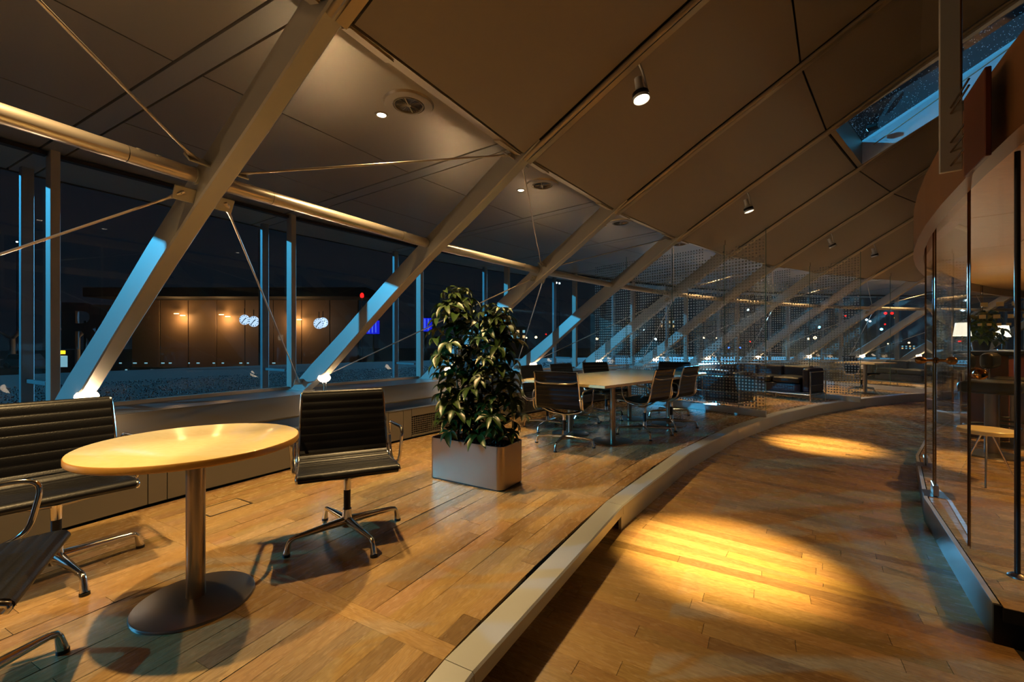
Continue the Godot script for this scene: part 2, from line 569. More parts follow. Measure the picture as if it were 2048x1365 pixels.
func floors(i0: int, i1: int) -> void:
	# platform: boards run along the ring, a single board marks each joint
	var o := struct("floor", "raised platform floor of narrow honey brown boards along the windows")
	var boards := []
	for k in range(i0, i1):
		var s0 := k - 0.08
		var bw := 0.045
		var r := 17.84
		var g := (P(19, s0 + 0.55, 0) - P(19, s0 + 0.45, 0)).normalized()
		boards.append([inset([P(17.84, s0, 0), P(20.56, s0, 0), P(20.56, s0 + bw, 0), P(17.84, s0 + bw, 0)], 0.0012), -frame(s0).z, Color(1.0, 0.98, 0.95), Vector2(rng.randf(), rng.randf())])
		while r < 20.55:
			var w := minf(0.089, 20.56 - r)
			var a := s0 + bw
			var e := s0 + 1.0
			var cut := a + rng.randf_range(0.05, 0.6)
			while a < e - 0.001:
				var b := minf(cut, e)
				if e - b < 0.08:
					b = e
				boards.append([inset([P(r, a, 0), P(r, b, 0), P(r + w, b, 0), P(r + w, a, 0)], 0.0011), g, tone(), Vector2(rng.randf() * 3.0, rng.randf() * 2.0)])
				a = b
				cut = a + rng.randf_range(0.28, 0.7)
			r += w
	lay(o, boards, 0.014)
	var sub := MB.new()
	for k in range(i0, i1):
		sub.slab([P(17.86, k - 0.08, -0.0025), P(17.86, k + 0.92, -0.0025), P(20.7, k + 0.92, -0.0025), P(20.7, k - 0.08, -0.0025)], Vector3(0, -0.08, 0))
	part(o, "subfloor", sub, M.void_black)
	# walkway: boards run across it
	var w2 := struct("floor", "lower walkway floor of brown boards laid crosswise below the step")
	boards = []
	for k in range(i0, i1):
		radial_boards(k, -0.12, 15.90, 18.25, -STEP, 0.088, boards)
	lay(w2, boards, 0.014)
	sub = MB.new()
	for k in range(i0, i1):
		sub.slab([P(15.7, k - 0.12, -STEP - 0.0025), P(15.7, k + 0.88, -STEP - 0.0025), P(18.3, k + 0.88, -STEP - 0.0025), P(18.3, k - 0.12, -STEP - 0.0025)], Vector3(0, -0.08, 0))
	part(w2, "subfloor", sub, M.void_black)
	# floor inside the glass room
	var w3 := struct("floor", "board floor inside the glass room, level with the platform")
	boards = []
	radial_floor_room(boards, i1)
	lay(w3, boards, 0.014)
	sub = MB.new()
	for k in range(1, i1):
		sub.slab([P(9.0, k - 0.2, -0.0025), P(9.0, k + 0.8, -0.0025), P(15.93, k + 0.8, -0.0025), P(15.93, k - 0.2, -0.0025)], Vector3(0, -0.06, 0))
	part(w3, "subfloor", sub, M.void_black)
	# steel edge of the platform
	var tr := struct("trim_1", "brushed steel nosing along the platform step")
	for k in range(i0, i1):
		var a := k - 0.08
		var b := k + 0.92
		var e := 0.0009
		var mb := MB.new()
		var top := [P(17.705, a + e, 0.006), P(17.835, a + e, 0.006), P(17.835, b - e, 0.006), P(17.705, b - e, 0.006)]
		mb.slab([P(17.713, a + e, 0.006), P(17.832, a + e, 0.006), P(17.832, b - e, 0.006), P(17.713, b - e, 0.006)], Vector3(0, -0.05, 0))
		mb.slab([P(17.705, a + e, -0.002), P(17.832, a + e, -0.002), P(17.832, b - e, -0.002), P(17.705, b - e, -0.002)], Vector3(0, -0.056, 0))
		var fl := frame(k + 0.42)
		mb.quad(P(17.705, a + e, -0.002), P(17.705, b - e, -0.002), P(17.713, b - e, 0.006), P(17.713, a + e, 0.006), (Vector3.UP + fl.z).normalized())
		part(tr, "nosing", mb, M.satin_steel)
		var rs := MB.new()
		if k == 0:
			rs.slab([P(18.12, a, -0.05), P(18.15, a, -0.05), P(18.15, b, -0.05), P(18.12, b, -0.05)], Vector3(0, -0.12, 0))
			part(tr, "set_back_riser", rs, M.dark_timber)
			for q in [0.36, 0.88]:
				var ft := MB.new()
				ft.rbox(P(17.9, q, -0.115), Vector3(0.03, 0.115, 0.22), 0.003, frame(q))
				part(tr, "support_foot", ft, M.satin_steel)
		else:
			rs.slab([P(17.72, a + e, -0.055), P(17.74, a + e, -0.055), P(17.74, b - e, -0.055), P(17.72, b - e, -0.055)], Vector3(0, -0.118, 0))
			part(tr, "riser_plate", rs, M.satin_steel)
	# an access cover let into the platform
	var hb := frame(0.13)
	var ht := thing("floor_socket_cover", "small rectangular floor box cover outlined in dark metal by the round table", "floor box", P(20.1, 0.13, 0.0), hb)
	var fr := MB.new()
	for s in [-1.0, 1.0]:
		fr.box(Vector3(s * 0.135, 0.0012, 0), Vector3(0.008, 0.0024, 0.21))
		fr.box(Vector3(0, 0.0012, s * 0.101), Vector3(0.278, 0.0024, 0.008))
	part(ht, "frame", fr, M.black_metal)
	var cv := MB.new()
	board(cv, [Vector3(-0.13, 0.0018, -0.096), Vector3(0.13, 0.0018, -0.096), Vector3(0.13, 0.0018, 0.096), Vector3(-0.13, 0.0018, 0.096)], Vector3.RIGHT, 0.0016, Vector2(0.3, 0.7))
	part(ht, "lid", cv, M.floor_timber)

func radial_floor_room(boards: Array, i1: int) -> void:
	for k in range(1, i1):
		radial_boards(k, -0.2, 12.6, 15.93, 0.0, 0.1, boards)

# ---------- window wall ----------
func window_wall(i0: int, i1: int) -> void:
	var wl := struct("wall_left", "low wall under the windows with metal sill and heater casing")
	for k in range(i0, i1):
		var a := float(k)
		var b := k + 1.0
		var e := 0.0012
		var mb := MB.new()
		mb.slab([P(21.73, a + e, SILL), P(22.62, a + e, SILL), P(22.62, b - e, SILL), P(21.73, b - e, SILL)], Vector3(0, -0.028, 0))
		part(wl, "sill_board", mb, M.sill_metal)
		mb = MB.new()
		mb.slab([P(21.73, a + e, SILL - 0.004), P(21.25, a + e, 0.365), P(21.25, b - e, 0.365), P(21.73, b - e, SILL - 0.004)], Vector3(0, -0.03, 0))
		part(wl, "fascia", mb, M.casing_paint)
		mb = MB.new()
		mb.slab([P(21.27, a, 0.352), P(20.66, a, 0.345), P(20.66, b, 0.345), P(21.27, b, 0.352)], Vector3(0, -0.03, 0))
		part(wl, "trough_top", mb, M.trough_dark)
		# casing panels with narrow joints
		var cuts := [a, a + 0.055, a + 0.16, b]
		for q in 3:
			var c0: float = cuts[q] + 0.0015
			var c1: float = cuts[q + 1] - 0.0015
			if q == 2 and k >= 1:
				c1 = a + 0.16 + 0.06
				casing(wl, c0, c1, 0.022, 0.365)
				casing(wl, c1 + 0.003, b - 0.0015, 0.275, 0.365)
				casing(wl, c1 + 0.003, b - 0.0015, 0.022, 0.045)
				var gb := MB.new()
				gb.slab([P(20.585, c1, 0.045), P(20.6, c1, 0.045), P(20.6, b, 0.045), P(20.585, b, 0.045)], Vector3(0, 0.23, 0))
				part(wl, "grille_back", gb, M.grille_dark)
				var gs := MB.new()
				var nb := 46
				for j in nb:
					var ii := lerpf(c1 + 0.01, b - 0.01, (j + 0.5) / nb)
					gs.box(P(20.572, ii, 0.16), Vector3(0.008, 0.23, 0.012), frame(ii))
				for j in 9:
					var yy := 0.06 + j * 0.026
					gs.slab([P(20.564, c1, yy), P(20.57, c1, yy), P(20.57, b, yy), P(20.564, b, yy)], Vector3(0, 0.006, 0))
				var gp := part(wl, "grille", gs, M.casing_paint)
				gp.set_meta("kind", "stuff")
			else:
				casing(wl, c0, c1, 0.022, 0.365)
		mb = MB.new()
		mb.slab([P(20.61, a, -0.02), P(20.63, a, -0.02), P(20.63, b, -0.02), P(20.61, b, -0.02)], Vector3(0, 0.36, 0))
		part(wl, "casing_back", mb, M.grille_dark)
		mb = MB.new()
		mb.slab([P(22.4, a, -1.2), P(22.62, a, -1.2), P(22.62, b, -1.2), P(22.4, b, -1.2)], Vector3(0, SILL + 1.2 - 0.028, 0))
		part(wl, "outer_wall", mb, M.terminal_dark)
	# windows
	for k in range(i0, i1):
		var f := frame(k)
		var w := struct("window_%d" % (k - i0 + 1))
		var mb := MB.new()
		mb.rbox(P(22.45, k, (SILL + SOFFIT) * 0.5), Vector3(0.065, SOFFIT - SILL, 0.13), 0.004, f)
		part(w, "mullion", mb, M.mullion_paint)
		mb = MB.new()
		mb.quad(P(22.47, k + 0.018, SILL + 0.02), P(22.47, k + 0.982, SILL + 0.02), P(22.47, k + 0.982, SOFFIT - 0.02), P(22.47, k + 0.018, SOFFIT - 0.02), frame(k + 0.5).z)
		part(w, "pane", mb, M.window_glass)
		for y in [SILL + 0.018, SOFFIT - 0.03]:
			mb = MB.new()
			mb.slab([P(22.435, k + 0.018, y - 0.018), P(22.51, k + 0.018, y - 0.018), P(22.51, k + 0.982, y - 0.018), P(22.435, k + 0.982, y - 0.018)], Vector3(0, 0.036, 0))
			part(w, "bottom_rail" if y < 1.0 else "head_rail", mb, M.mullion_paint if y < 1.0 else M.trough_dark)
		mb = MB.new()
		mb.rbox(P(23.2, k, 1.62), Vector3(0.09, 2.6, 0.07), 0.004, f)
		mb.rbox(P(22.9, k, 0.78), Vector3(0.03, 0.04, 0.6), 0.004, f)
		part(w, "outer_post", mb, M.galvanised)

func casing(wl: Node3D, c0: float, c1: float, y0: float, y1: float) -> void:
	var mb := MB.new()
	mb.slab([P(20.56, c0, y0), P(20.578, c0, y0), P(20.578, c1, y0), P(20.56, c1, y0)], Vector3(0, y1 - y0, 0))
	if y1 > 0.3:
		mb.slab([P(20.56, c0, y1 - 0.012), P(20.66, c0, y1 - 0.012), P(20.66, c1, y1 - 0.012), P(20.56, c1, y1 - 0.012)], Vector3(0, 0.012, 0))
	part(wl, "casing_panel", mb, M.casing_paint)

# ---------- ceilings ----------
func ceilings(i0: int, i1: int) -> void:
	var c := struct("ceiling", "flat metal panel soffit above the windows")
	for k in range(i0, i1):
		var rs := [18.72, 20.0, 21.21, 22.62, 23.4]
		for q in 4:
			var mb := MB.new()
			var a := k + 0.042
			var b := k + 0.958
			var r0: float = rs[q] + 0.006
			var r1: float = rs[q + 1] - 0.006
			mb.slab([P(r0, a, SOFFIT), P(r0, b, SOFFIT), P(r1, b, SOFFIT), P(r1, a, SOFFIT)], Vector3(0, 0.025, 0))
			part(c, "soffit_panel", mb, M.soffit_metal)
		var st := MB.new()
		st.slab([P(18.72, k - 0.034, SOFFIT - 0.002), P(18.72, k + 0.034, SOFFIT - 0.002), P(23.4, k + 0.034, SOFFIT - 0.002), P(23.4, k - 0.034, SOFFIT - 0.002)], Vector3(0, 0.025, 0))
		part(c, "soffit_strip", st, M.soffit_strip)
		var dk := MB.new()
		dk.slab([P(18.3, k, SOFFIT + 0.07), P(18.3, k + 1, SOFFIT + 0.07), P(23.42, k + 1, SOFFIT + 0.07), P(23.42, k, SOFFIT + 0.07)], Vector3(0, 0.15, 0))
		dk.slab([P(23.4, k, SOFFIT - 0.01), P(23.43, k, SOFFIT - 0.01), P(23.43, k + 1, SOFFIT - 0.01), P(23.4, k + 1, SOFFIT - 0.01)], Vector3(0, 0.2, 0))
		part(c, "roof_deck", dk, M.void_black)
	var s := struct("ceiling", "sloping metal panel ceiling rising towards the right between rails")
	var rr := [18.6, 16.75, 14.9, 12.6, 9.0]
	for k in range(i0, i1):
		for q in 4:
			if k == 3 and q in [1, 2]:
				continue
			var a := k + 0.056
			var b := k + 0.962
			var r0: float = rr[q] - 0.007
			var r1: float = rr[q + 1] + 0.007
			var mids := [r0]
			for z in [17.62, 15.93]:
				if z < r0 and z > r1:
					mids.append(z)
			mids.append(r1)
			var mb := MB.new()
			for z in mids.size() - 1:
				sloped(mb, a, b, mids[z], mids[z + 1])
			part(s, "ceiling_panel", mb, M.roof_panel)
			if q == 0:
				var lip := MB.new()
				var f := frame(k + 0.5)
				lip.slab([P(18.615, a, 2.765), P(18.615, b, 2.765), P(18.70, b, 2.79), P(18.70, a, 2.79)], Vector3(0, 0.012, 0))
				lip.slab([P(18.69, a, 2.79), P(18.69, b, 2.79), P(18.705, b, 2.79), P(18.705, a, 2.79)], Vector3(0, 0.1, 0))
				part(s, "edge_lip", lip, M.rail_metal)
				for z in [[a, a + 0.16], [b - 0.16, b]]:
					var pl := MB.new()
					pl.slab([P(18.625, z[0], 2.757), P(18.625, z[1], 2.757), P(18.69, z[1], 2.776), P(18.69, z[0], 2.776)], Vector3(0, 0.012, 0))
					part(s, "edge_cover", pl, M.rail_metal)
		# rail: a round bar and a flat track on the line of each beam
		var f2 := frame(k)
		var bar := MB.new()
		var path := []
		for z in [18.62, 17.62, 16.75, 15.93, 15.0, 13.0, 9.2]:
			path.append(P(z, k - 0.012, ceil_y(z) - 0.012))
		bar.tube(path, 0.021, 8)
		part(s, "round_rail", bar, M.rail_metal)
		var tr := MB.new()
		for z in [[18.62, 17.62], [17.62, 16.75], [16.75, 15.93], [15.93, 15.0], [15.0, 13.0], [13.0, 9.2]]:
			tr.slab([P(z[0], k + 0.008, ceil_y(z[0]) - 0.02), P(z[0], k + 0.042, ceil_y(z[0]) - 0.02), P(z[1], k + 0.042, ceil_y(z[1]) - 0.02), P(z[1], k + 0.008, ceil_y(z[1]) - 0.02)], Vector3(0, 0.03, 0))
		part(s, "flat_track", tr, M.rail_metal)
		# closed roof above
		var dk := MB.new()
		for z in [[18.6, 16.75], [16.75, 13.0], [13.0, 9.0]]:
			if k == 3 and z[1] == 13.0:
				continue
			dk.slab([P(z[0], k, ceil_y(z[0]) + 0.09), P(z[0], k + 1, ceil_y(z[0]) + 0.09), P(z[1], k + 1, ceil_y(z[1]) + 0.09), P(z[1], k, ceil_y(z[1]) + 0.09)], Vector3(0, 0.2, 0))
		part(s, "roof_deck", dk, M.void_black)
	skylight()

func sloped(mb: MB, a: float, b: float, r0: float, r1: float) -> void:
	mb.slab([P(r0, a, ceil_y(r0)), P(r0, b, ceil_y(r0)), P(r1, b, ceil_y(r1)), P(r1, a, ceil_y(r1))], Vector3(0, 0.03, 0))

func skylight() -> void:
	var w := struct("window_30", "roof light between two rails showing the night sky")
	var r0 := 16.68
	var r1 := 13.05
	for q in [3.056, 3.962]:
		var mb := MB.new()
		var wd := 0.012 if q > 3.5 else -0.012
		mb.slab([P(r0, q, ceil_y(r0)), P(r0, q + wd, ceil_y(r0)), P(r1, q + wd, ceil_y(r1)), P(r1, q, ceil_y(r1))], Vector3(0, 0.34, 0))
		part(w, "reveal", mb, M.white_paint)
	for r in [r0, r1]:
		var mb := MB.new()
		mb.slab([P(r, 3.056, ceil_y(r) - 0.01), P(r, 3.962, ceil_y(r) - 0.01), P(r + 0.05, 3.962, ceil_y(r + 0.05) - 0.01), P(r + 0.05, 3.056, ceil_y(r + 0.05) - 0.01)], Vector3(0, 0.33, 0))
		part(w, "end_frame", mb, M.rail_metal)
	var g := MB.new()
	g.quad(P(r0, 3.05, ceil_y(r0) + 0.3), P(r0, 3.97, ceil_y(r0) + 0.3), P(r1, 3.97, ceil_y(r1) + 0.3), P(r1, 3.05, ceil_y(r1) + 0.3), Vector3.DOWN)
	part(w, "pane", g, M.window_glass)
	var rod := MB.new()
	rod.tube([P(16.5, 3.8, ceil_y(16.5) + 0.04), P(14.0, 3.5, ceil_y(14.0) + 0.05)], 0.008, 8)
	part(w, "tie_bar", rod, M.rail_metal)
	var cl := MB.new()
	cl.rbox(P(16.5, 3.76, ceil_y(16.5) + 0.26), Vector3(0.12, 0.05, 0.12), 0.006, frame(3.7))
	part(w, "pane_clamp", cl, M.black_metal)
	# rain drops lying on the pane
	var dm := SphereMesh.new()
	dm.radius = 0.5
	dm.height = 0.6
	dm.radial_segments = 6
	dm.rings = 3
	var mm := MultiMesh.new()
	mm.transform_format = MultiMesh.TRANSFORM_3D
	mm.mesh = dm
	var nn := 1500
	mm.instance_count = nn
	for j in nn:
		var r := r0 - 0.03 - 2.6 * pow(rng.randf(), 1.7)
		var i := rng.randf_range(3.06, 3.95)
		var sz := rng.randf_range(0.004, 0.010) * (1.7 if rng.randf() < 0.06 else 1.0)
		mm.set_instance_transform(j, Transform3D(Basis().scaled(Vector3(sz, sz, sz)), P(r, i, ceil_y_flat(r, r0, r1) + 0.302)))
	var mi := MultiMeshInstance3D.new()
	mi.name = "rain_drops"
	mi.multimesh = mm
	mi.material_override = M.drop_white
	mi.set_meta("kind", "stuff")
	w.add_child(mi)

func ceil_y_flat(r: float, r0: float, r1: float) -> float:
	return lerpf(ceil_y(r0), ceil_y(r1), (r0 - r) / (r0 - r1))

func closing_walls(i0: int, i1: int) -> void:
	var b := struct("wall_back", "unseen end wall set close behind the viewer to block floodlight")
	var mb := MB.new()
	mb.slab([P(9.0, -1.75, -0.3), P(22.6, -1.75, -0.3), P(22.6, -1.75, 2.95), P(18.6, -1.75, 2.95), P(9.0, -1.75, 7.1)], frame(-1.75).x * -0.2)  # unseen wall, placed this near to keep blue floodlight off the walkway
	part(b, "wall_panel", mb, M.casing_paint)
	var e := struct("wall_far", "far end wall of the lounge")
	mb = MB.new()
	mb.slab([P(9.0, i1, -0.3), P(22.6, i1, -0.3), P(22.6, i1, 2.95), P(18.6, i1, 2.95), P(9.0, i1, 7.1)], frame(i1).x * 0.2)
	part(e, "wall_panel", mb, M.terminal_dark)
	var c := struct("wall_right", "timber wall of the inner core")
	for k in range(i0, i1):
		mb = MB.new()
		mb.slab([P(9.0, k, -0.3), P(8.8, k, -0.3), P(8.8, k + 1, -0.3), P(9.0, k + 1, -0.3)], Vector3(0, 7.4, 0))
		part(c, "wall_panel", mb, M.dark_timber)

# ---------- roof steel ----------
const INNER := [[22.05, 0.53], [21.57, 0.785], [21.0, 1.19], [20.27, 1.69], [19.75, 2.03], [19.2, 2.36], [18.6, 2.745], [18.45, 2.845]]
const OUTER := [[22.39, 0.53], [21.9, 0.87], [21.2, 1.31], [20.44, 1.82], [19.88, 2.17], [19.33, 2.50], [18.72, 2.89], [18.6, 2.96]]

func make_beam() -> Node3D:
	var t := thing("steel_beam", "", "beam")
	var L := func(r: float, y: float, x: float) -> Vector3: return Vector3(x, y - SILL, 22.1 - r)
	var mb := MB.new()
	var w := 0.055
	var ch := 0.009
	for k in INNER.size() - 1:
		var a: Array = INNER[k]
		var b: Array = INNER[k + 1]
		var c: Array = OUTER[k + 1]
		var d: Array = OUTER[k]
		var along: Vector3 = (L.call(b[0], b[1], 0) - L.call(a[0], a[1], 0)).normalized()
		var nin := Vector3.RIGHT.cross(along).normalized()
		if nin.z < 0:
			nin = -nin
		var off := Vector3(0, -nin.y, -nin.z) * ch
		for s in [-1.0, 1.0]:
			var sx := Vector3(s, 0, 0)
			mb.quad(L.call(a[0], a[1], s * w) + off, L.call(b[0], b[1], s * w) + off, L.call(c[0], c[1], s * w) - off, L.call(d[0], d[1], s * w) - off, sx)
			mb.quad(L.call(a[0], a[1], s * w) + off, L.call(b[0], b[1], s * w) + off, L.call(b[0], b[1], s * (w - ch)), L.call(a[0], a[1], s * (w - ch)), (sx + nin).normalized())
			mb.quad(L.call(d[0], d[1], s * w) - off, L.call(c[0], c[1], s * w) - off, L.call(c[0], c[1], s * (w - ch)), L.call(d[0], d[1], s * (w - ch)), (sx - nin).normalized())
		mb.quad(L.call(a[0], a[1], -w + ch), L.call(b[0], b[1], -w + ch), L.call(b[0], b[1], w - ch), L.call(a[0], a[1], w - ch), nin)
		mb.quad(L.call(d[0], d[1], -w + ch), L.call(c[0], c[1], -w + ch), L.call(c[0], c[1], w - ch), L.call(d[0], d[1], w - ch), -nin)
	part(t, "box_section", mb, M.painted_steel)
	mb = MB.new()
	mb.rbox(Vector3(0, 0.006, -0.12), Vector3(0.16, 0.012, 0.42), 0.003)
	part(t, "base_plate", mb, M.painted_steel)
	return t

func gusset(t: Node3D, r: float, y: float, s: float, up: float) -> void:
	var mb := MB.new()
	var o := Vector3(s * 0.055, y - SILL, 22.1 - r)
	mb.rbox(o + Vector3(s * 0.05, 0, 0), Vector3(0.12, 0.085, 0.012), 0.003, Basis(Vector3.RIGHT, -0.9 if up > 0 else 0.5))
	part(t, "gusset", mb, M.painted_steel)

func rod(a: Vector3, b: Vector3, label: String) -> void:
	var t := thing("tie_rod", label, "tie rod", a, Basis(), "bracing rods between the beams")
	var d := b - a
	var n := d.normalized()
	var mb := MB.new()
	mb.tube([n * 0.1, d - n * 0.1], 0.0075, 8)
	part(t, "bar", mb, M.tube_steel)
	for e in [0.0, 1.0]:
		var o: Vector3 = d * e
		var q: Vector3 = n if e == 0.0 else -n
		var f := MB.new()
		f.tube([o - q * 0.02, o + q * 0.005, o + q * 0.05, o + q * 0.085, o + q * 0.13], [0.016, 0.024, 0.020, 0.011, 0.010], 8, false, true, 0.5)
		part(t, "fork_end", f, M.tube_steel)
		var pn := MB.new()
		var side := q.cross(Vector3.UP).normalized()
		pn.tube([o - side * 0.018, o + side * 0.018], 0.009, 8)
		part(t, "pin", pn, M.chrome)

func pipe(k: int, label: String) -> void:
	var a := P(19.78, k, 2.17)
	var b := P(19.78, k + 1, 2.17)
	var n := (b - a).normalized()
	a += n * 0.056
	b -= n * 0.056
	var l := a.distance_to(b)
	var t := thing("ring_tube", label, "tube", a, Basis(), "steel tube running from beam to beam")
	var mb := MB.new()
	mb.tube([n * 0.34, n * (l - 0.34)], 0.045, 20)
	part(t, "pipe", mb, M.tube_steel)
	for e in [0.0, 1.0]:
		var o: Vector3 = n * l * e
		var q: Vector3 = n if e == 0.0 else -n
		mb = MB.new()
		mb.tube([o + q * 0.014, o + q * 0.336], 0.0455, 20)
		part(t, "sleeve", mb, M.tube_steel)
		mb = MB.new()
		mb.tube([o + q * 0.336, o + q * 0.341], 0.042, 20)
		part(t, "joint", mb, M.black_metal)
		mb = MB.new()
		mb.tube([o, o + q * 0.016], 0.053, 20)
		part(t, "flange", mb, M.painted_steel)
		for z in [0.2, 0.29]:
			mb = MB.new()
			var up: Vector3 = (Vector3.UP + frame(k).z * 0.5).normalized()
			mb.tube([o + q * z + up * 0.04, o + q * z + up * 0.0475], 0.014, 8)
			part(t, "bolt_head", mb, M.painted_steel)

func roof_steel(b0: int, b1: int) -> void:
	var beam := make_beam()
	for i in range(b0, b1):
		var lab := ""
		if i == b0:
			lab = "slanted grey steel beam just outside the left edge of the view"
		else:
			lab = "slanted grey steel beam, %s from the left, rising from sill to ceiling" % ORD[i - b0 - 1]
		var t := beam
		if i == b0:
			t.transform = Transform3D(frame(i), P(22.1, i, SILL))
			t.set_meta("label", lab)
			t.set_meta("group", "slanted beams along the windows")
		else:
			t = copy(beam, P(22.1, i, SILL), frame(i), lab, "slanted beams along the windows")
	for o in get_children():
		if String(o.name).begins_with("steel_beam"):
			var i := b0 + int(String(o.name).trim_prefix("steel_beam").trim_prefix("_"))
			for s in [-1.0, 1.0]:
				if posmod(i, 2) == 0:
					gusset(o, 19.65, 2.22, s, 1)
					gusset(o, 19.80, 2.05, s, -1)
				else:
					gusset(o, 22.07, 0.656, s, -1)
					gusset(o, 18.73, 2.77, s, 1)
	for k in range(b0, b1 - 1):
		pipe(k, "horizontal steel tube between the beams, %s span from the left" % ORD[k - b0])
	var spans := 0
	for e in range(0, b1, 2):
		for s in [-1, 1]:
			var o: int = e + s
			if o < b0 or o >= b1:
				continue
			spans += 1
			var sp: String = ORD[mini(e, o) - b0]
			var x1: Vector3 = frame(e).x * 0.12 * s
			var x2: Vector3 = frame(o).x * -0.11 * s
			rod(P(19.65, e, 2.22) + x1, P(18.73, o, 2.77) + x2, "thin upper bracing rod in the %s span of beams from the left" % sp)
			rod(P(19.80, e, 2.05) + x1, P(22.05, o, 0.66) + x2, "thin lower bracing rod in the %s span of beams from the left" % sp)
	# uplight at the foot of each beam
	for i in range(b0, b1):
		var t := thing("uplight_lamp", "glowing egg shaped uplight at the foot of the %s" % ("beam outside the left edge" if i == b0 else ORD[i - b0 - 1] + " slanted beam from the left"), "lamp", P(21.66, i, SILL), frame(i), "uplights at the feet of the beams")
		var mb := MB.new()
		mb.lathe([Vector2(0, 0.130), Vector2(0.02, 0.132), Vector2(0.045, 0.142), Vector2(0.063, 0.157), Vector2(0.074, 0.173), Vector2(0.077, 0.187), Vector2(0.074, 0.201), Vector2(0.063, 0.218), Vector2(0.045, 0.231), Vector2(0.02, 0.239), Vector2(0, 0.240)], 24, Transform3D(), 60.0)
		part(t, "glass_bulb", mb, M.uplight_glass)
		mb = MB.new()
		for s in [-1.0, 1.0]:
			mb.tube([Vector3(s * 0.014, 0.004, 0.02), Vector3(s * 0.014, 0.09, 0.02), Vector3(s * 0.03, 0.138, 0.0)], 0.005, 8)
		part(t, "stem", mb, M.chrome)
		mb = MB.new()
		mb.lathe([Vector2(0, 0.006), Vector2(0.03, 0.006), Vector2(0.034, 0.0), Vector2(0, 0.0)], 16, Transform3D(Basis(), Vector3(0, 0, 0.02)))
		part(t, "foot", mb, M.chrome)
		mb = MB.new()
		mb.slab([Vector3(-0.03, 0.238, -0.01), Vector3(0.03, 0.238, -0.01), Vector3(0.03, 0.238, -0.075), Vector3(-0.03, 0.238, -0.075)], Vector3(0, 0.003, 0))
		part(t, "bracket", mb, M.chrome)
		var l := OmniLight3D.new()
		l.name = "bulb_light"
		l.light_color = Color(1.0, 0.85, 0.66)
		l.light_energy = 0.22
		l.light_size = 0.05
		l.omni_range = 40.0
		l.omni_attenuation = 2.0
		l.shadow_enabled = true
		t.add_child(l)
		l.position = Vector3(0, 0.187, 0)
		var u := SpotLight3D.new()
		u.name = "bulb_beam"
		u.light_color = Color(1.0, 0.85, 0.66)
		u.light_energy = 4.2
		u.light_size = 0.04
		u.spot_angle = 48.0
		u.spot_angle_attenuation = 0.8
		u.spot_range = 40.0
		u.spot_attenuation = 2.0
		u.shadow_enabled = true
		t.add_child(u)
		u.position = Vector3(0, 0.2, 0)
		u.basis = Basis.looking_at(Vector3(0, 0.62, 0.78))

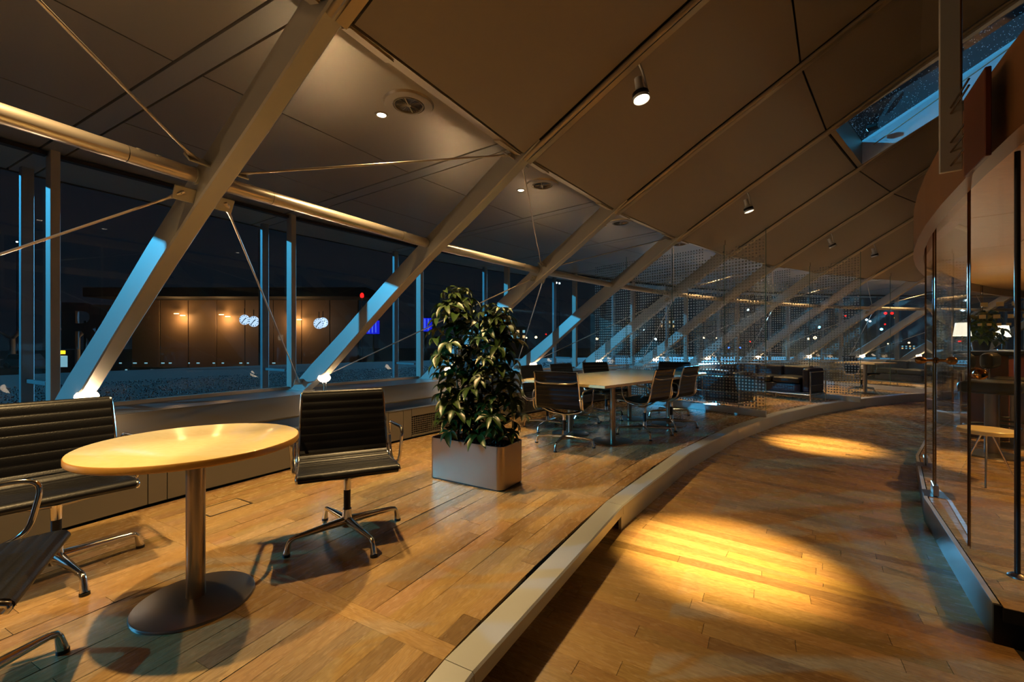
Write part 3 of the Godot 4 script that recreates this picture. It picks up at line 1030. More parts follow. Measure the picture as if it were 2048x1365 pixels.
# ---------- ceiling fittings ----------
func fittings(i0: int, i1: int) -> void:
	for k in range(i0, i1):
		var lit: bool = not k in [2, 3, 7]
		var nm: String = ("%s bay left of the view" % ORD[-1 - k] if k < 0 else ORD[k] + " window bay from the left")
		var f := frame(k + 0.51)
		var t := thing("ceiling_downlight", "round recessed downlight%s in the %s" % ["" if lit else ", switched off,", nm], "downlight", P(19.35, k + 0.51, SOFFIT), f, "recessed downlights in the soffit")
		var mb := MB.new()
		mb.lathe([Vector2(0.034, 0.0), Vector2(0.036, -0.004), Vector2(0.05, -0.006), Vector2(0.053, 0.0)], 28)
		part(t, "rim", mb, M.rail_metal)
		mb = MB.new()
		mb.lathe([Vector2(0, -0.002), Vector2(0.034, -0.002)], 24)
		part(t, "lens", mb, M.downlight_lens if lit else M.downlight_lens_unlit)
		if lit:
			var l := SpotLight3D.new()
			l.name = "downlight_beam"
			l.light_color = Color(1.0, 0.83, 0.56)
			l.light_energy = 10.5
			l.light_size = 0.03
			l.spot_angle = 54.0
			l.spot_angle_attenuation = 1.0
			l.spot_range = 40.0
			l.spot_attenuation = 2.0
			l.shadow_enabled = true
			t.add_child(l)
			l.position = Vector3(0, -0.012, 0)
			l.rotation = Vector3(-PI / 2, 0, 0)
		if k < 0:
			continue
		var v := thing("air_diffuser", "round ceiling air diffuser beside the downlight in the %s" % nm, "vent", P(19.06, k + 0.51, SOFFIT), f.rotated(Vector3.UP, 0.5), "round air diffusers in the soffit")
		mb = MB.new()
		mb.lathe([Vector2(0.112, -0.004), Vector2(0.114, -0.016), Vector2(0.172, -0.014), Vector2(0.182, 0.0)], 40)
		part(v, "outer_ring", mb, M.soffit_metal)
		mb = MB.new()
		mb.lathe([Vector2(0.098, -0.003), Vector2(0.1, -0.018), Vector2(0.106, -0.018), Vector2(0.108, -0.003)], 32)
		part(v, "inner_ring", mb, M.rail_metal)
		mb = MB.new()
		mb.lathe([Vector2(0, -0.005), Vector2(0.099, -0.005)], 32)
		for z in 24:
			var an := TAU * z / 24.0
			mb.box(Vector3(cos(an) * 0.055, -0.009, sin(an) * 0.055), Vector3(0.08, 0.006, 0.003), Basis(Vector3.UP, -an).rotated(Vector3(cos(an), 0, sin(an)), 0.5))
		part(v, "swirl_blades", mb, M.disc_steel)
		mb = MB.new()
		mb.lathe([Vector2(0, -0.017), Vector2(0.016, -0.016), Vector2(0.018, -0.005)], 16)
		mb.rbox(Vector3(0, -0.013, 0), Vector3(0.19, 0.006, 0.009), 0.002)
		part(v, "centre_bar", mb, M.rail_metal)
	# spotlights on the rails
	var aims := [[1, Vector3(1.31, -STEP, -2.67), true, "nearest the viewer, shining on the walkway"], [3, Vector3(4.05, -STEP, -5.55), true, "second from the viewer, lit"], [5, Vector3(7.6, -STEP, -7.6), false, "third from the viewer, switched off"], [6, Vector3(8.6, -STEP, -8.9), true, "glowing bluish white above the second glass screen"], [7, Vector3(9.6, -STEP, -9.4), false, "farthest one, switched off, near the curved timber edge"]]
	for a in aims:
		var i: float = a[0]
		var base := P(17.66, i + 0.045, ceil_y(17.66) - 0.02)
		var head := base + Vector3(0, -0.2, 0) + frame(i).x * 0.02
		var dir: Vector3 = (a[1] - head).normalized()
		var bz := Basis(Quaternion(Vector3.DOWN, dir))
		var t := thing("track_spotlight", "white spotlight hanging from a ceiling rail, %s" % a[3], "spotlight", head, bz, "spotlights on the ceiling rails")
		var inv := bz.inverse()
		var mb := MB.new()
		mb.lathe([Vector2(0.0, 0.12), Vector2(0.028, 0.118), Vector2(0.03, 0.03), Vector2(0.034, 0.025), Vector2(0.06, -0.01)], 24)
		part(t, "housing", mb, M.white_plastic)
		mb = MB.new()
		mb.lathe([Vector2(0.061, -0.008), Vector2(0.063, -0.04), Vector2(0.061, -0.04), Vector2(0.058, -0.01)], 24)
		part(t, "dark_ring", mb, M.black_metal)
		mb = MB.new()
		mb.lathe([Vector2(0.06, -0.04), Vector2(0.062, -0.062), Vector2(0.058, -0.062), Vector2(0.056, -0.03)], 24)
		part(t, "collar", mb, M.white_plastic)
		mb = MB.new()
		mb.lathe([Vector2(0, -0.036), Vector2(0.055, -0.036)], 24)
		part(t, "lens", mb, (M.spot_lens if i != 6 else M.spot_lens_cool) if a[2] else M.black_metal)
		mb = MB.new()
		var up: Vector3 = inv * (base - head)
		mb.tube([up, up * 0.75 + Vector3(0.02, 0, 0), Vector3(0.055, 0.02, 0), Vector3(0.05, -0.005, 0)], 0.009, 8)
		part(t, "arm", mb, M.white_plastic)
		if a[2]:
			var l := SpotLight3D.new()
			l.name = "spot_beam"
			l.light_color = Color(1.0, 0.82, 0.5) if i != 6 else Color(0.62, 0.5, 1.0)
			l.light_energy = 80.0 if i != 6 else 0.9
			l.light_size = 0.035
			l.spot_angle = 12.5 if i != 6 else 85.0
			l.spot_angle_attenuation = 1.0
			l.spot_range = 40.0
			l.spot_attenuation = 2.0
			l.shadow_enabled = true
			t.add_child(l)
			l.position = Vector3(0, -0.07, 0)
			l.rotation = Vector3(-PI / 2, 0, 0)

# ---------- chairs ----------
func catmull(pts: Array, step: float) -> Array:
	var out := []
	for k in pts.size() - 1:
		var p0: Vector2 = pts[maxi(k - 1, 0)]
		var p1: Vector2 = pts[k]
		var p2: Vector2 = pts[k + 1]
		var p3: Vector2 = pts[mini(k + 2, pts.size() - 1)]
		var n := maxi(2, int(p1.distance_to(p2) / step))
		for j in n:
			var t := float(j) / n
			out.append(0.5 * ((2.0 * p1) + (p2 - p0) * t + (2.0 * p0 - 5.0 * p1 + 4.0 * p2 - p3) * t * t + (3.0 * p1 - p0 - 3.0 * p2 + p3) * t * t * t))
	out.append(pts[-1])
	return out

const SLING := [Vector2(0.215, 0.418), Vector2(0.232, 0.436), Vector2(0.215, 0.452), Vector2(0.12, 0.446), Vector2(0.0, 0.432), Vector2(-0.1, 0.428), Vector2(-0.165, 0.443), Vector2(-0.2, 0.485), Vector2(-0.213, 0.55), Vector2(-0.228, 0.65), Vector2(-0.25, 0.75), Vector2(-0.275, 0.838), Vector2(-0.29, 0.842)]

func sling(y_lo: float, y_hi: float) -> MB:
	var line := catmull(SLING, 0.004)
	var mb := MB.new()
	var s := 0.0
	var fr := []
	var bk := []
	var wd := []
	for k in line.size():
		if k > 0:
			s += line[k].distance_to(line[k - 1])
		var back: bool = k > line.size() * 0.45 and line[k].y > 0.47
		if (y_hi > 0.5) != back:
			continue
		var a: Vector2 = line[maxi(k - 1, 0)]
		var b: Vector2 = line[mini(k + 1, line.size() - 1)]
		var t := (b - a).normalized()
		var nn := Vector2(-t.y, t.x)
		if nn.dot(Vector2(0.3, 0.7)) < 0 and line[k].x < 0.2:
			nn = -nn
		if line[k].x >= 0.2:
			nn = (line[k] - Vector2(0.205, 0.435)).normalized()
		var pitch := 0.05 if back else 0.036
		var bul := 0.003 + 0.0055 * sqrt(absf(sin(PI * s / pitch)))
		fr.append(line[k] + nn * bul)
		bk.append(line[k] - nn * 0.004)
		wd.append(lerpf(0.258, 0.24, clampf((line[k].y - 0.45) / 0.4, 0, 1)))
	for k in fr.size() - 1:
		var n0: Vector2 = norm2(fr, k)
		var n1: Vector2 = norm2(fr, k + 1)
		var w0: float = wd[k]
		var w1: float = wd[k + 1]
		var A := Vector3(-w0, fr[k].y, fr[k].x)
		var B := Vector3(w0, fr[k].y, fr[k].x)
		var C := Vector3(w1, fr[k + 1].y, fr[k + 1].x)
		var D := Vector3(-w1, fr[k + 1].y, fr[k + 1].x)
		var N0 := Vector3(0, n0.y, n0.x)
		var N1 := Vector3(0, n1.y, n1.x)
		mb.quad4(A, B, C, D, N0, N0, N1, N1)
		var a2 := Vector3(-w0, bk[k].y, bk[k].x)
		var b2 := Vector3(w0, bk[k].y, bk[k].x)
		var c2 := Vector3(w1, bk[k + 1].y, bk[k + 1].x)
		var d2 := Vector3(-w1, bk[k + 1].y, bk[k + 1].x)
		mb.quad4(a2, b2, c2, d2, -N0, -N0, -N1, -N1)
		mb.quad(A, D, d2, a2, Vector3.LEFT)
		mb.quad(B, C, c2, b2, Vector3.RIGHT)
	return mb

func norm2(p: Array, k: int) -> Vector2:
	var t: Vector2 = (p[mini(k + 1, p.size() - 1)] - p[maxi(k - 1, 0)]).normalized()
	var n := Vector2(-t.y, t.x)
	if n.dot(Vector2(0.35, 0.7)) < 0 and p[k].x < 0.2:
		n = -n
	elif p[k].x >= 0.2 and n.dot(p[k] - Vector2(0.2, 0.435)) < 0:
		n = -n
	return n

func smooth_loop(pts: Array, r: float, closed := true) -> Array:
	var out := []
	var k := pts.size()
	for j in k:
		var p: Vector3 = pts[j]
		if not closed and (j == 0 or j == k - 1):
			out.append(p)
			continue
		var a: Vector3 = pts[(j - 1 + k) % k]
		var b: Vector3 = pts[(j + 1) % k]
		var da := (a - p).normalized() * minf(r, a.distance_to(p) * 0.45)
		var db := (b - p).normalized() * minf(r, b.distance_to(p) * 0.45)
		for q in 5:
			var t := q / 4.0
			out.append((p + da).lerp(p, t).lerp(p.lerp(p + db, t), t))
	return out

func make_chair(base_turn: float) -> Node3D:
	var t := thing("swivel_chair", "", "chair")
	part(t, "backrest", sling(0.47, 1.0), M.black_leather)
	part(t, "seat", sling(0.0, 0.47), M.black_leather)
	var line := catmull(SLING, 0.02)
	for s in [-1.0, 1.0]:
		var pa := []
		for k in range(1, line.size() - 1):
			var w: float = lerpf(0.262, 0.245, clampf((line[k].y - 0.45) / 0.4, 0, 1))
			pa.append(Vector3(s * w, line[k].y - 0.004, line[k].x - 0.004))
		var mb := MB.new()
		mb.tube(pa, 0.0105, 8)
		part(t, "side_frame", mb, M.chrome)
		mb = MB.new()
		var x: float = s * 0.285
		mb.tube(smooth_loop([Vector3(x, 0.59, -0.232), Vector3(x, 0.635, -0.205), Vector3(x + s * 0.01, 0.655, 0.12), Vector3(x + s * 0.01, 0.625, 0.155), Vector3(x, 0.47, 0.125), Vector3(x, 0.43, 0.07), Vector3(x, 0.398, -0.1), Vector3(x, 0.43, -0.19), Vector3(x, 0.5, -0.222)], 0.05), 0.0095, 8, true)
		part(t, "armrest", mb, M.chrome)
		mb = MB.new()
		for q in [Vector3(s * 0.272, 0.55, -0.222), Vector3(s * 0.272, 0.427, 0.03)]:
			mb.tube([q - Vector3(0.018, 0, 0), q + Vector3(0.018, 0, 0)], 0.008, 8)
		part(t, "arm_bolt", mb, M.chrome)
		mb = MB.new()
		mb.tube([Vector3(s * 0.256, 0.436, 0.214), Vector3(s * 0.268, 0.436, 0.214)], 0.016, 12)
		part(t, "front_cap", mb, M.brushed_steel)
	var mb2 := MB.new()
	mb2.tube(smooth_loop([Vector3(-0.243, 0.745, -0.262), Vector3(-0.17, 0.725, -0.29), Vector3(0.17, 0.725, -0.29), Vector3(0.243, 0.745, -0.262)], 0.07, false), 0.011, 8)
	part(t, "back_brace", mb2, M.chrome)
	mb2 = MB.new()
	mb2.tube(smooth_loop([Vector3(-0.255, 0.425, -0.04), Vector3(-0.17, 0.375, -0.01), Vector3(0, 0.352, 0.0), Vector3(0.17, 0.375, -0.01), Vector3(0.255, 0.425, -0.04)], 0.09, false), 0.0125, 8)
	mb2.tube(smooth_loop([Vector3(-0.255, 0.428, 0.1), Vector3(-0.15, 0.38, 0.04), Vector3(0, 0.352, 0.0), Vector3(0.15, 0.38, 0.04), Vector3(0.255, 0.428, 0.1)], 0.09, false), 0.0125, 8)
	part(t, "seat_bracket", mb2, M.chrome)
	mb2 = MB.new()
	mb2.lathe([Vector2(0, 0.362), Vector2(0.03, 0.36), Vector2(0.022, 0.34), Vector2(0.021, 0.285), Vector2(0, 0.285)], 16)
	part(t, "stem", mb2, M.chrome)
	mb2 = MB.new()
	mb2.lathe([Vector2(0.0195, 0.286), Vector2(0.0195, 0.165)], 16)
	part(t, "column_sleeve", mb2, M.black_rubber)
	mb2 = MB.new()
	mb2.lathe([Vector2(0, 0.172), Vector2(0.025, 0.17), Vector2(0.03, 0.12), Vector2(0.036, 0.09), Vector2(0.03, 0.066), Vector2(0, 0.062)], 20)
	part(t, "hub", mb2, M.chrome)
	for q in 4:
		var an := base_turn + q * PI / 2
		var d := Vector3(cos(an), 0, sin(an))
		var lg := MB.new()
		var up := Vector3.UP
		lg.tube([d * 0.02 + up * 0.1, d * 0.1 + up * 0.098, d * 0.2 + up * 0.094, d * 0.29 + up * 0.09, d * 0.312 + up * 0.084, d * 0.323 + up * 0.07, d * 0.334 + up * 0.02, d * 0.336 + up * 0.014], [0.026, 0.021, 0.017, 0.0135, 0.013, 0.013, 0.018, 0.018], 10)
		var l := part(t, "leg", lg, M.chrome)
		var gl := MB.new()
		gl.tube([d * 0.336 + up * 0.0, d * 0.336 + up * 0.014], 0.0195, 12)
		part(l, "glide", gl, M.black_rubber)
	return t

# (x, depth) of the hub, where it faces, and the turn of its star base
func chairs() -> void:
	var list := [
		[-0.987, 2.531, 0.43, -0.9, 0.785, "black leather swivel armchair beside the round table, facing the viewer"],
		[-2.264, 2.10, 0.8, -0.6, 1.09, "black leather swivel armchair at the left edge, behind the round table"],
		[-1.72, 1.25, 0.826, 0.563, 1.46, "navy black armchair cut off by the lower left corner"],
		[0.594, 4.80, 0.46, 0.887, -0.41, "black armchair at the near end of the meeting table, seen from behind"],
		[0.48, 5.75, 0.763, -0.647, 2.70, "black armchair on the window side of the meeting table, nearest the plant"],
		[0.93, 6.2, 0.69, -0.72, 2.9, "black armchair in the middle of the window side of the meeting table"],
		[1.47, 6.6, 0.45, -0.89, 0.5, "black armchair on the window side of the meeting table, farthest from the plant"],
		[1.676, 5.345, -0.69, 0.72, -0.1, "black armchair on the walkway side of the meeting table, the nearer of two"],
		[2.2, 5.84, -0.70, 0.71, -0.2, "black armchair on the walkway side of the meeting table, the farther of two"],
		[2.5, 6.72, -0.6, -0.8, 0.16, "black armchair at the far end of the meeting table, catching blue light"],
		[8.35, 10.1, 0.3, -0.95, 0.1, "black armchair at the small table beyond the glass screens"],
	]
	var first: Node3D = null
	for k in list.size():
		var c: Array = list[k]
		var f := Vector3(c[2], 0, -c[3]).normalized()
		var b := Basis(Vector3.UP.cross(f), Vector3.UP, f)
		# star base angle is given in the room; undo the turn of the chair
		var d := Vector3(cos(c[4]), 0, -sin(c[4]))
		var loc := b.inverse() * d
		var t := make_chair(atan2(loc.z, loc.x))
		t.transform = Transform3D(b, Vector3(c[0], 0, -c[1]))
		t.set_meta("label", c[5])
		t.set_meta("group", "black leather swivel armchairs")

# ---------- tables ----------
func pedestal(t: Node3D, at: Vector3, h: float, r: float, disc: float) -> void:
	var mb := MB.new()
	mb.lathe([Vector2(0, h), Vector2(r, h), Vector2(r, 0.02), Vector2(0, 0.02)], 28, Transform3D(Basis(), at))
	part(t, "column", mb, M.brushed_steel)
	mb = MB.new()
	mb.lathe([Vector2(0, 0.026), Vector2(0.05, 0.0245), Vector2(disc - 0.01, 0.013), Vector2(disc - 0.003, 0.011), Vector2(disc, 0.006), Vector2(disc, 0.0), Vector2(0, 0.0)], 56, Transform3D(Basis(), at))
	part(t, "base_disc", mb, M.disc_steel)

func slab_top(t: Node3D, poly: Array, y: float, th: float, called := "table_top") -> void:
	var b := MB.new()
	b.slab(poly.map(func(p): return Vector3(p.x, y, p.y)), Vector3(0, -th, 0))
	part(t, called, b, M.maple_veneer)

func tables() -> void:
	var t := thing("round_table", "round maple topped table on a brushed steel pedestal, lower left", "table", Vector3(-1.425, 0, -1.905))
	var mb := MB.new()
	mb.lathe([Vector2(0, 0.722), Vector2(0.408, 0.722), Vector2(0.4125, 0.7195)], 72)
	part(t, "table_top", mb, M.maple_veneer)
	mb = MB.new()
	mb.lathe([Vector2(0.4125, 0.7195), Vector2(0.4155, 0.715), Vector2(0.4155, 0.696), Vector2(0.41, 0.69), Vector2(0, 0.69)], 72)
	part(t, "table_edge", mb, M.maple_edge)
	pedestal(t, Vector3.ZERO, 0.69, 0.0365, 0.23)
	# meeting table
	var ax := Vector3(0.703, 0, -0.711)
	var b := Basis(ax, Vector3.UP, ax.cross(Vector3.UP))
	var m := thing("meeting_table", "long maple meeting table on four steel pedestals, with chairs round it", "table", Vector3(1.48, 0, -5.72), b)
	slab_top(m, [Vector2(-1.36, -0.585), Vector2(-1.36, 0.6), Vector2(-0.002, 0.64), Vector2(-0.002, -0.64)], 0.72, 0.028)
	slab_top(m, [Vector2(0.002, -0.64), Vector2(0.002, 0.64), Vector2(1.36, 0.62), Vector2(1.36, -0.6)], 0.72, 0.028)
	for sx in [-0.73, 0.77]:
		for sz in [-0.31, 0.31]:
			pedestal(m, Vector3(sx, 0, sz), 0.692, 0.034, 0.235)
	# small far table
	var s := thing("small_table", "small square table on a single column beyond the glass screens", "table", P(18.2, 6.5, 0), frame(6.5))
	slab_top(s, [Vector2(-0.45, -0.4), Vector2(-0.45, 0.4), Vector2(0.45, 0.4), Vector2(0.45, -0.4)], 0.72, 0.028)
	pedestal(s, Vector3.ZERO, 0.692, 0.036, 0.23)

# ---------- planter ----------
func round_rect(hx: float, hz: float, r: float, n := 6) -> Array:
	var out := []
	for q in 4:
		var cx := (hx - r) * (1 if q in [0, 3] else -1)
		var cz := (hz - r) * (1 if q in [0, 1] else -1)
		for k in n + 1:
			var an := q * PI / 2 + k * PI / 2 / n
			out.append([Vector2(cx + r * cos(an), cz + r * sin(an)), Vector2(cos(an), sin(an))])
	return out

func leaf_mesh(seed_: int) -> ArrayMesh:
	var g := RandomNumberGenerator.new()
	g.seed = seed_
	var mb := MB.new()
	var n := 7 + seed_ % 3
	for k in n:
		var an := TAU * k / n + g.randf_range(-0.15, 0.15)
		var l := g.randf_range(0.1, 0.15)
		var w := l * g.randf_range(0.18, 0.235)
		var droop := g.randf_range(0.35, 0.75)
		var d := Vector3(cos(an), 0, sin(an))
		var side := Vector3(-sin(an), 0, cos(an))
		var green := g.randf_range(0.75, 1.15)
		var prev := []
		var pn := []
		var steps := 5
		for j in steps + 1:
			var q := float(j) / steps
			var bend := q * q * droop
			var c := d * (0.012 + l * q * cos(bend * 0.7)) + Vector3.UP * (0.012 * sin(q * PI) - l * bend * 0.75)
			var ww: float = w * pow(sin(PI * clampf(0.06 + q * 0.93, 0, 1)), 0.8) * (1.0 if j < steps else 0.15)
			var sag := Vector3.UP * ww * 0.45
			var nrm := (Vector3.UP + d * bend * 1.1).normalized()
			prev.append([c - side * ww + sag, c, c + side * ww + sag])
			pn.append([(nrm + side * 0.4).normalized(), nrm, (nrm - side * 0.4).normalized()])
		for j in steps:
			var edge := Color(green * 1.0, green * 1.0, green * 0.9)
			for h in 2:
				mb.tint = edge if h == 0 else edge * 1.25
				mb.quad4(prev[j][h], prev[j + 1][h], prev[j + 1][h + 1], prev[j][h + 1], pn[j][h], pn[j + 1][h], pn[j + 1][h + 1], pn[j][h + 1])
	mb.tint = Color(0.9, 0.9, 0.6)
	return mb.mesh()

func schefflera(label: String, at: Vector3, height: float, spread: float, lean: Vector3, count: int, meshes: Array, group: String) -> void:
	var t := thing("potted_schefflera", label, "plant", at, Basis(), group)
	for q in 3:
		var mb := MB.new()
		var o := Vector3(cos(q * 2.1), 0, sin(q * 2.1)) * 0.03
		var top := height * (1.0 - 0.16 * q)
		mb.tube([o, o + lean * 0.3 + Vector3(0.01, top * 0.35, 0), o + lean * 0.7 + Vector3(-0.01, top * 0.7, 0.01), o * 0.6 + lean + Vector3(0, top, 0)], [0.009, 0.008, 0.006, 0.004], 6)
		part(t, "stem", mb, M.stem_green)
	var pet := MB.new()
	for k in count:
		var q := (k + 0.5) / count
		var y := height * (0.06 + 0.96 * q)
		var an := k * 2.39996 + rng.randf_range(-0.4, 0.4)
		var r := spread * rng.randf_range(0.45, 1.0) * (1.0 - 0.62 * pow(q, 2.2)) * (0.75 + 0.25 * sin(minf(q * 6.0, PI / 2)))
		var root := lean * q + Vector3(0, y - 0.06, 0)
		var tip := lean * q + Vector3(cos(an) * r, y + 0.02 - 0.03 * rng.randf(), sin(an) * r)
		pet.tube([root, root.lerp(tip, 0.5) + Vector3(0, 0.025, 0), tip], 0.0022, 4)
		var out := Vector3(cos(an), 0, sin(an))
		var tilt := Basis(Vector3.UP.cross(out).normalized(), rng.randf_range(0.15, 0.7))
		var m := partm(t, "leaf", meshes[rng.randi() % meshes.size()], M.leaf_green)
		var sc := rng.randf_range(0.8, 1.15) * (0.75 if q > 0.93 else 1.0)
		m.transform = Transform3D(tilt * Basis(Vector3.UP, rng.randf() * TAU) * Basis().scaled(Vector3(sc, sc, sc)), tip)
	part(t, "leaf_stalks", pet, M.stem_green)

func planter() -> void:
	var ax := Vector3(0.86, 0, 0.51).normalized()
	var b := Basis(ax, Vector3.UP, ax.cross(Vector3.UP))
	var o := Vector3(-0.308, 0, -3.61)
	var t := thing("steel_planter", "brushed steel trough planter with rounded corners in the middle of the platform", "planter", o, b)
	var outer := round_rect(0.372, 0.175, 0.055)
	var mb := MB.new()
	var rim := MB.new()
	var k := outer.size()
	var h := 0.348
	for j in k:
		var p: Vector2 = outer[j][0]
		var q: Vector2 = outer[(j + 1) % k][0]
		var n0: Vector2 = outer[j][1]
		var n1: Vector2 = outer[(j + 1) % k][1]
		var N0 := Vector3(n0.x, 0, n0.y)
		var N1 := Vector3(n1.x, 0, n1.y)
		mb.quad4(Vector3(p.x, 0.012, p.y), Vector3(q.x, 0.012, q.y), Vector3(q.x, h, q.y), Vector3(p.x, h, p.y), N0, N1, N1, N0)
		var pi2 := p - n0 * 0.009
		var qi := q - n1 * 0.009
		rim.quad(Vector3(p.x, h, p.y), Vector3(q.x, h, q.y), Vector3(qi.x, h, qi.y), Vector3(pi2.x, h, pi2.y), Vector3.UP)
		rim.quad4(Vector3(pi2.x, h, pi2.y), Vector3(qi.x, h, qi.y), Vector3(qi.x, h - 0.06, qi.y), Vector3(pi2.x, h - 0.06, pi2.y), -N0, -N1, -N1, -N0)
	part(t, "trough", mb, M.planter_steel)
	part(t, "rim", rim, M.brushed_steel)
	mb = MB.new()
	mb.slab(round_rect(0.362, 0.165, 0.05).map(func(e): return Vector3(e[0].x, 0.0, e[0].y)), Vector3(0, 0.014, 0))
	part(t, "plinth", mb, M.black_rubber)
	mb = MB.new()
	mb.slab(round_rect(0.363, 0.166, 0.05).map(func(e): return Vector3(e[0].x, h - 0.03, e[0].y)), Vector3(0, -0.05, 0))
	part(t, "clay_filling", mb, M.clay_granules)
	# loose clay granules
	var gm := SphereMesh.new()
	gm.radius = 0.5
	gm.height = 0.9
	gm.radial_segments = 6
	gm.rings = 4
	var mm := MultiMesh.new()
	mm.transform_format = MultiMesh.TRANSFORM_3D
	mm.mesh = gm
	mm.instance_count = 900
	for j in 900:
		var s := rng.randf_range(0.009, 0.017)
		mm.set_instance_transform(j, Transform3D(Basis(Vector3(rng.randf(), rng.randf(), rng.randf()).normalized(), rng.randf() * TAU).scaled(Vector3(s, s * 0.8, s)), Vector3(rng.randf_range(-0.345, 0.345), h - 0.027 + rng.randf() * 0.006, rng.randf_range(-0.15, 0.15))))
	var mi := MultiMeshInstance3D.new()
	mi.name = "clay_granules"
	mi.multimesh = mm
	mi.material_override = M.clay_granules
	mi.set_meta("kind", "stuff")
	t.add_child(mi)
	var meshes := []
	for s in 6:
		meshes.append(leaf_mesh(100 + s))
	var top := Vector3(0, h - 0.03, 0)
	schefflera("taller umbrella plant in the left half of the steel planter", o + ax * -0.17 + top, 1.30, 0.27, Vector3(-0.02, 0, 0.02), 66, meshes, "umbrella plants in the steel planter")
	schefflera("shorter umbrella plant in the right half of the steel planter", o + ax * 0.17 + top, 1.14, 0.26, Vector3(0.03, 0, -0.02), 60, meshes, "umbrella plants in the steel planter")
	# a third one on the counter in the glass room
	var pp := P(15.62, 4.62, 1.06)
	var pt := thing("potted_schefflera", "dark leafy plant behind the glass door at the right edge", "plant", pp)
	var pb := MB.new()
	pb.lathe([Vector2(0, 0.0), Vector2(0.08, 0.0), Vector2(0.1, 0.12), Vector2(0.09, 0.12), Vector2(0, 0.11)], 20)
	part(pt, "pot", pb, M.black_metal)
	for j in 22:
		var an := j * 2.4
		var r := 0.05 + 0.16 * rng.randf()
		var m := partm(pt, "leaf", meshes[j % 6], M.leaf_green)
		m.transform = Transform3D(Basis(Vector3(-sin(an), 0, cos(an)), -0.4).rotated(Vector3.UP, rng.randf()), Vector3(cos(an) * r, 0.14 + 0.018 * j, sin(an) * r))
	var st := MB.new()
	st.tube([Vector3(0, 0.1, 0), Vector3(0, 0.52, 0)], 0.006, 6)
	part(pt, "stem", st, M.stem_green)

# ---------- glass screens with printed squares ----------
func screen_top(r: float) -> float:
	return 2.9 if r >= 18.72 else lerpf(2.72, 2.95, clampf((18.72 - r) / 0.99, 0, 1))

func glass_screen(i: float, r_in: float, dots: bool, label: String) -> void:
	var f := frame(i)
	var o := P(r_in, i, 0)
	var t := thing("glass_screen", label, "glass partition", o, f, "glass screens across the platform")
	var joints := [r_in, 18.36, 19.29, 20.27, 21.2]
	for k in joints.size() - 1:
		var r0: float = joints[k] + 0.004
		var r1: float = joints[k + 1] - 0.004
		var mb := MB.new()
		var cut := [r0]
		if r0 < 18.72 and r1 > 18.72:
			cut.append(18.719)
			cut.append(18.721)
		cut.append(r1)
		for q in cut.size() - 1:
			if cut[q + 1] - cut[q] < 0.01:
				continue
			var a: float = cut[q]
			var b: float = cut[q + 1]
			mb.quad(Vector3(0, 0.1, r_in - a), Vector3(0, 0.1, r_in - b), Vector3(0, screen_top(b - 0.0005), r_in - b), Vector3(0, screen_top(a + 0.0005), r_in - a), Vector3.LEFT)
		part(t, "glass_panel", mb, M.clear_glass)
		var ed := MB.new()
		ed.box(Vector3(0, 0.1 + (screen_top(r0) - 0.1) * 0.5, r_in - r0), Vector3(0.012, screen_top(r0) - 0.1, 0.005))
		part(t, "panel_edge", ed, M.glass_edge)
	var ch := MB.new()
	ch.rbox(Vector3(0, 0.053, -(20.5 - r_in) * 0.5), Vector3(0.035, 0.105, 20.5 - r_in), 0.003)
	part(t, "base_channel", ch, M.satin_steel)
	for r in [18.36, 19.29]:
		var hr := MB.new()
		hr.tube([Vector3(0.02, screen_top(r), r_in - r), Vector3(0.02, ceil_y(minf(r, 18.6)) + (0.0 if r < 18.6 else 0.16), r_in - r)], 0.006, 6)
		part(t, "hanger", hr, M.chrome)
	if dots:
		var d := MB.new()
		var pitch := 0.0505
		var s := 0.0137
		var nr := int((21.15 - r_in) / pitch)
		for a in range(1, nr):
			var r := r_in + a * pitch - 0.01
			var nh := int((screen_top(r) - 0.22) / pitch)
			for b in nh:
				var y := 0.16 + b * pitch
				var q: float = s * (1.0 if b < nh - 5 else 0.75)
				var z := r_in - r
				d.quad(Vector3(-0.003, y - q, z - q), Vector3(-0.003, y - q, z + q), Vector3(-0.003, y + q, z + q), Vector3(-0.003, y + q, z - q), Vector3.LEFT)
		var dp := part(t, "printed_squares", d, M.frit_print)
		dp.set_meta("kind", "stuff")

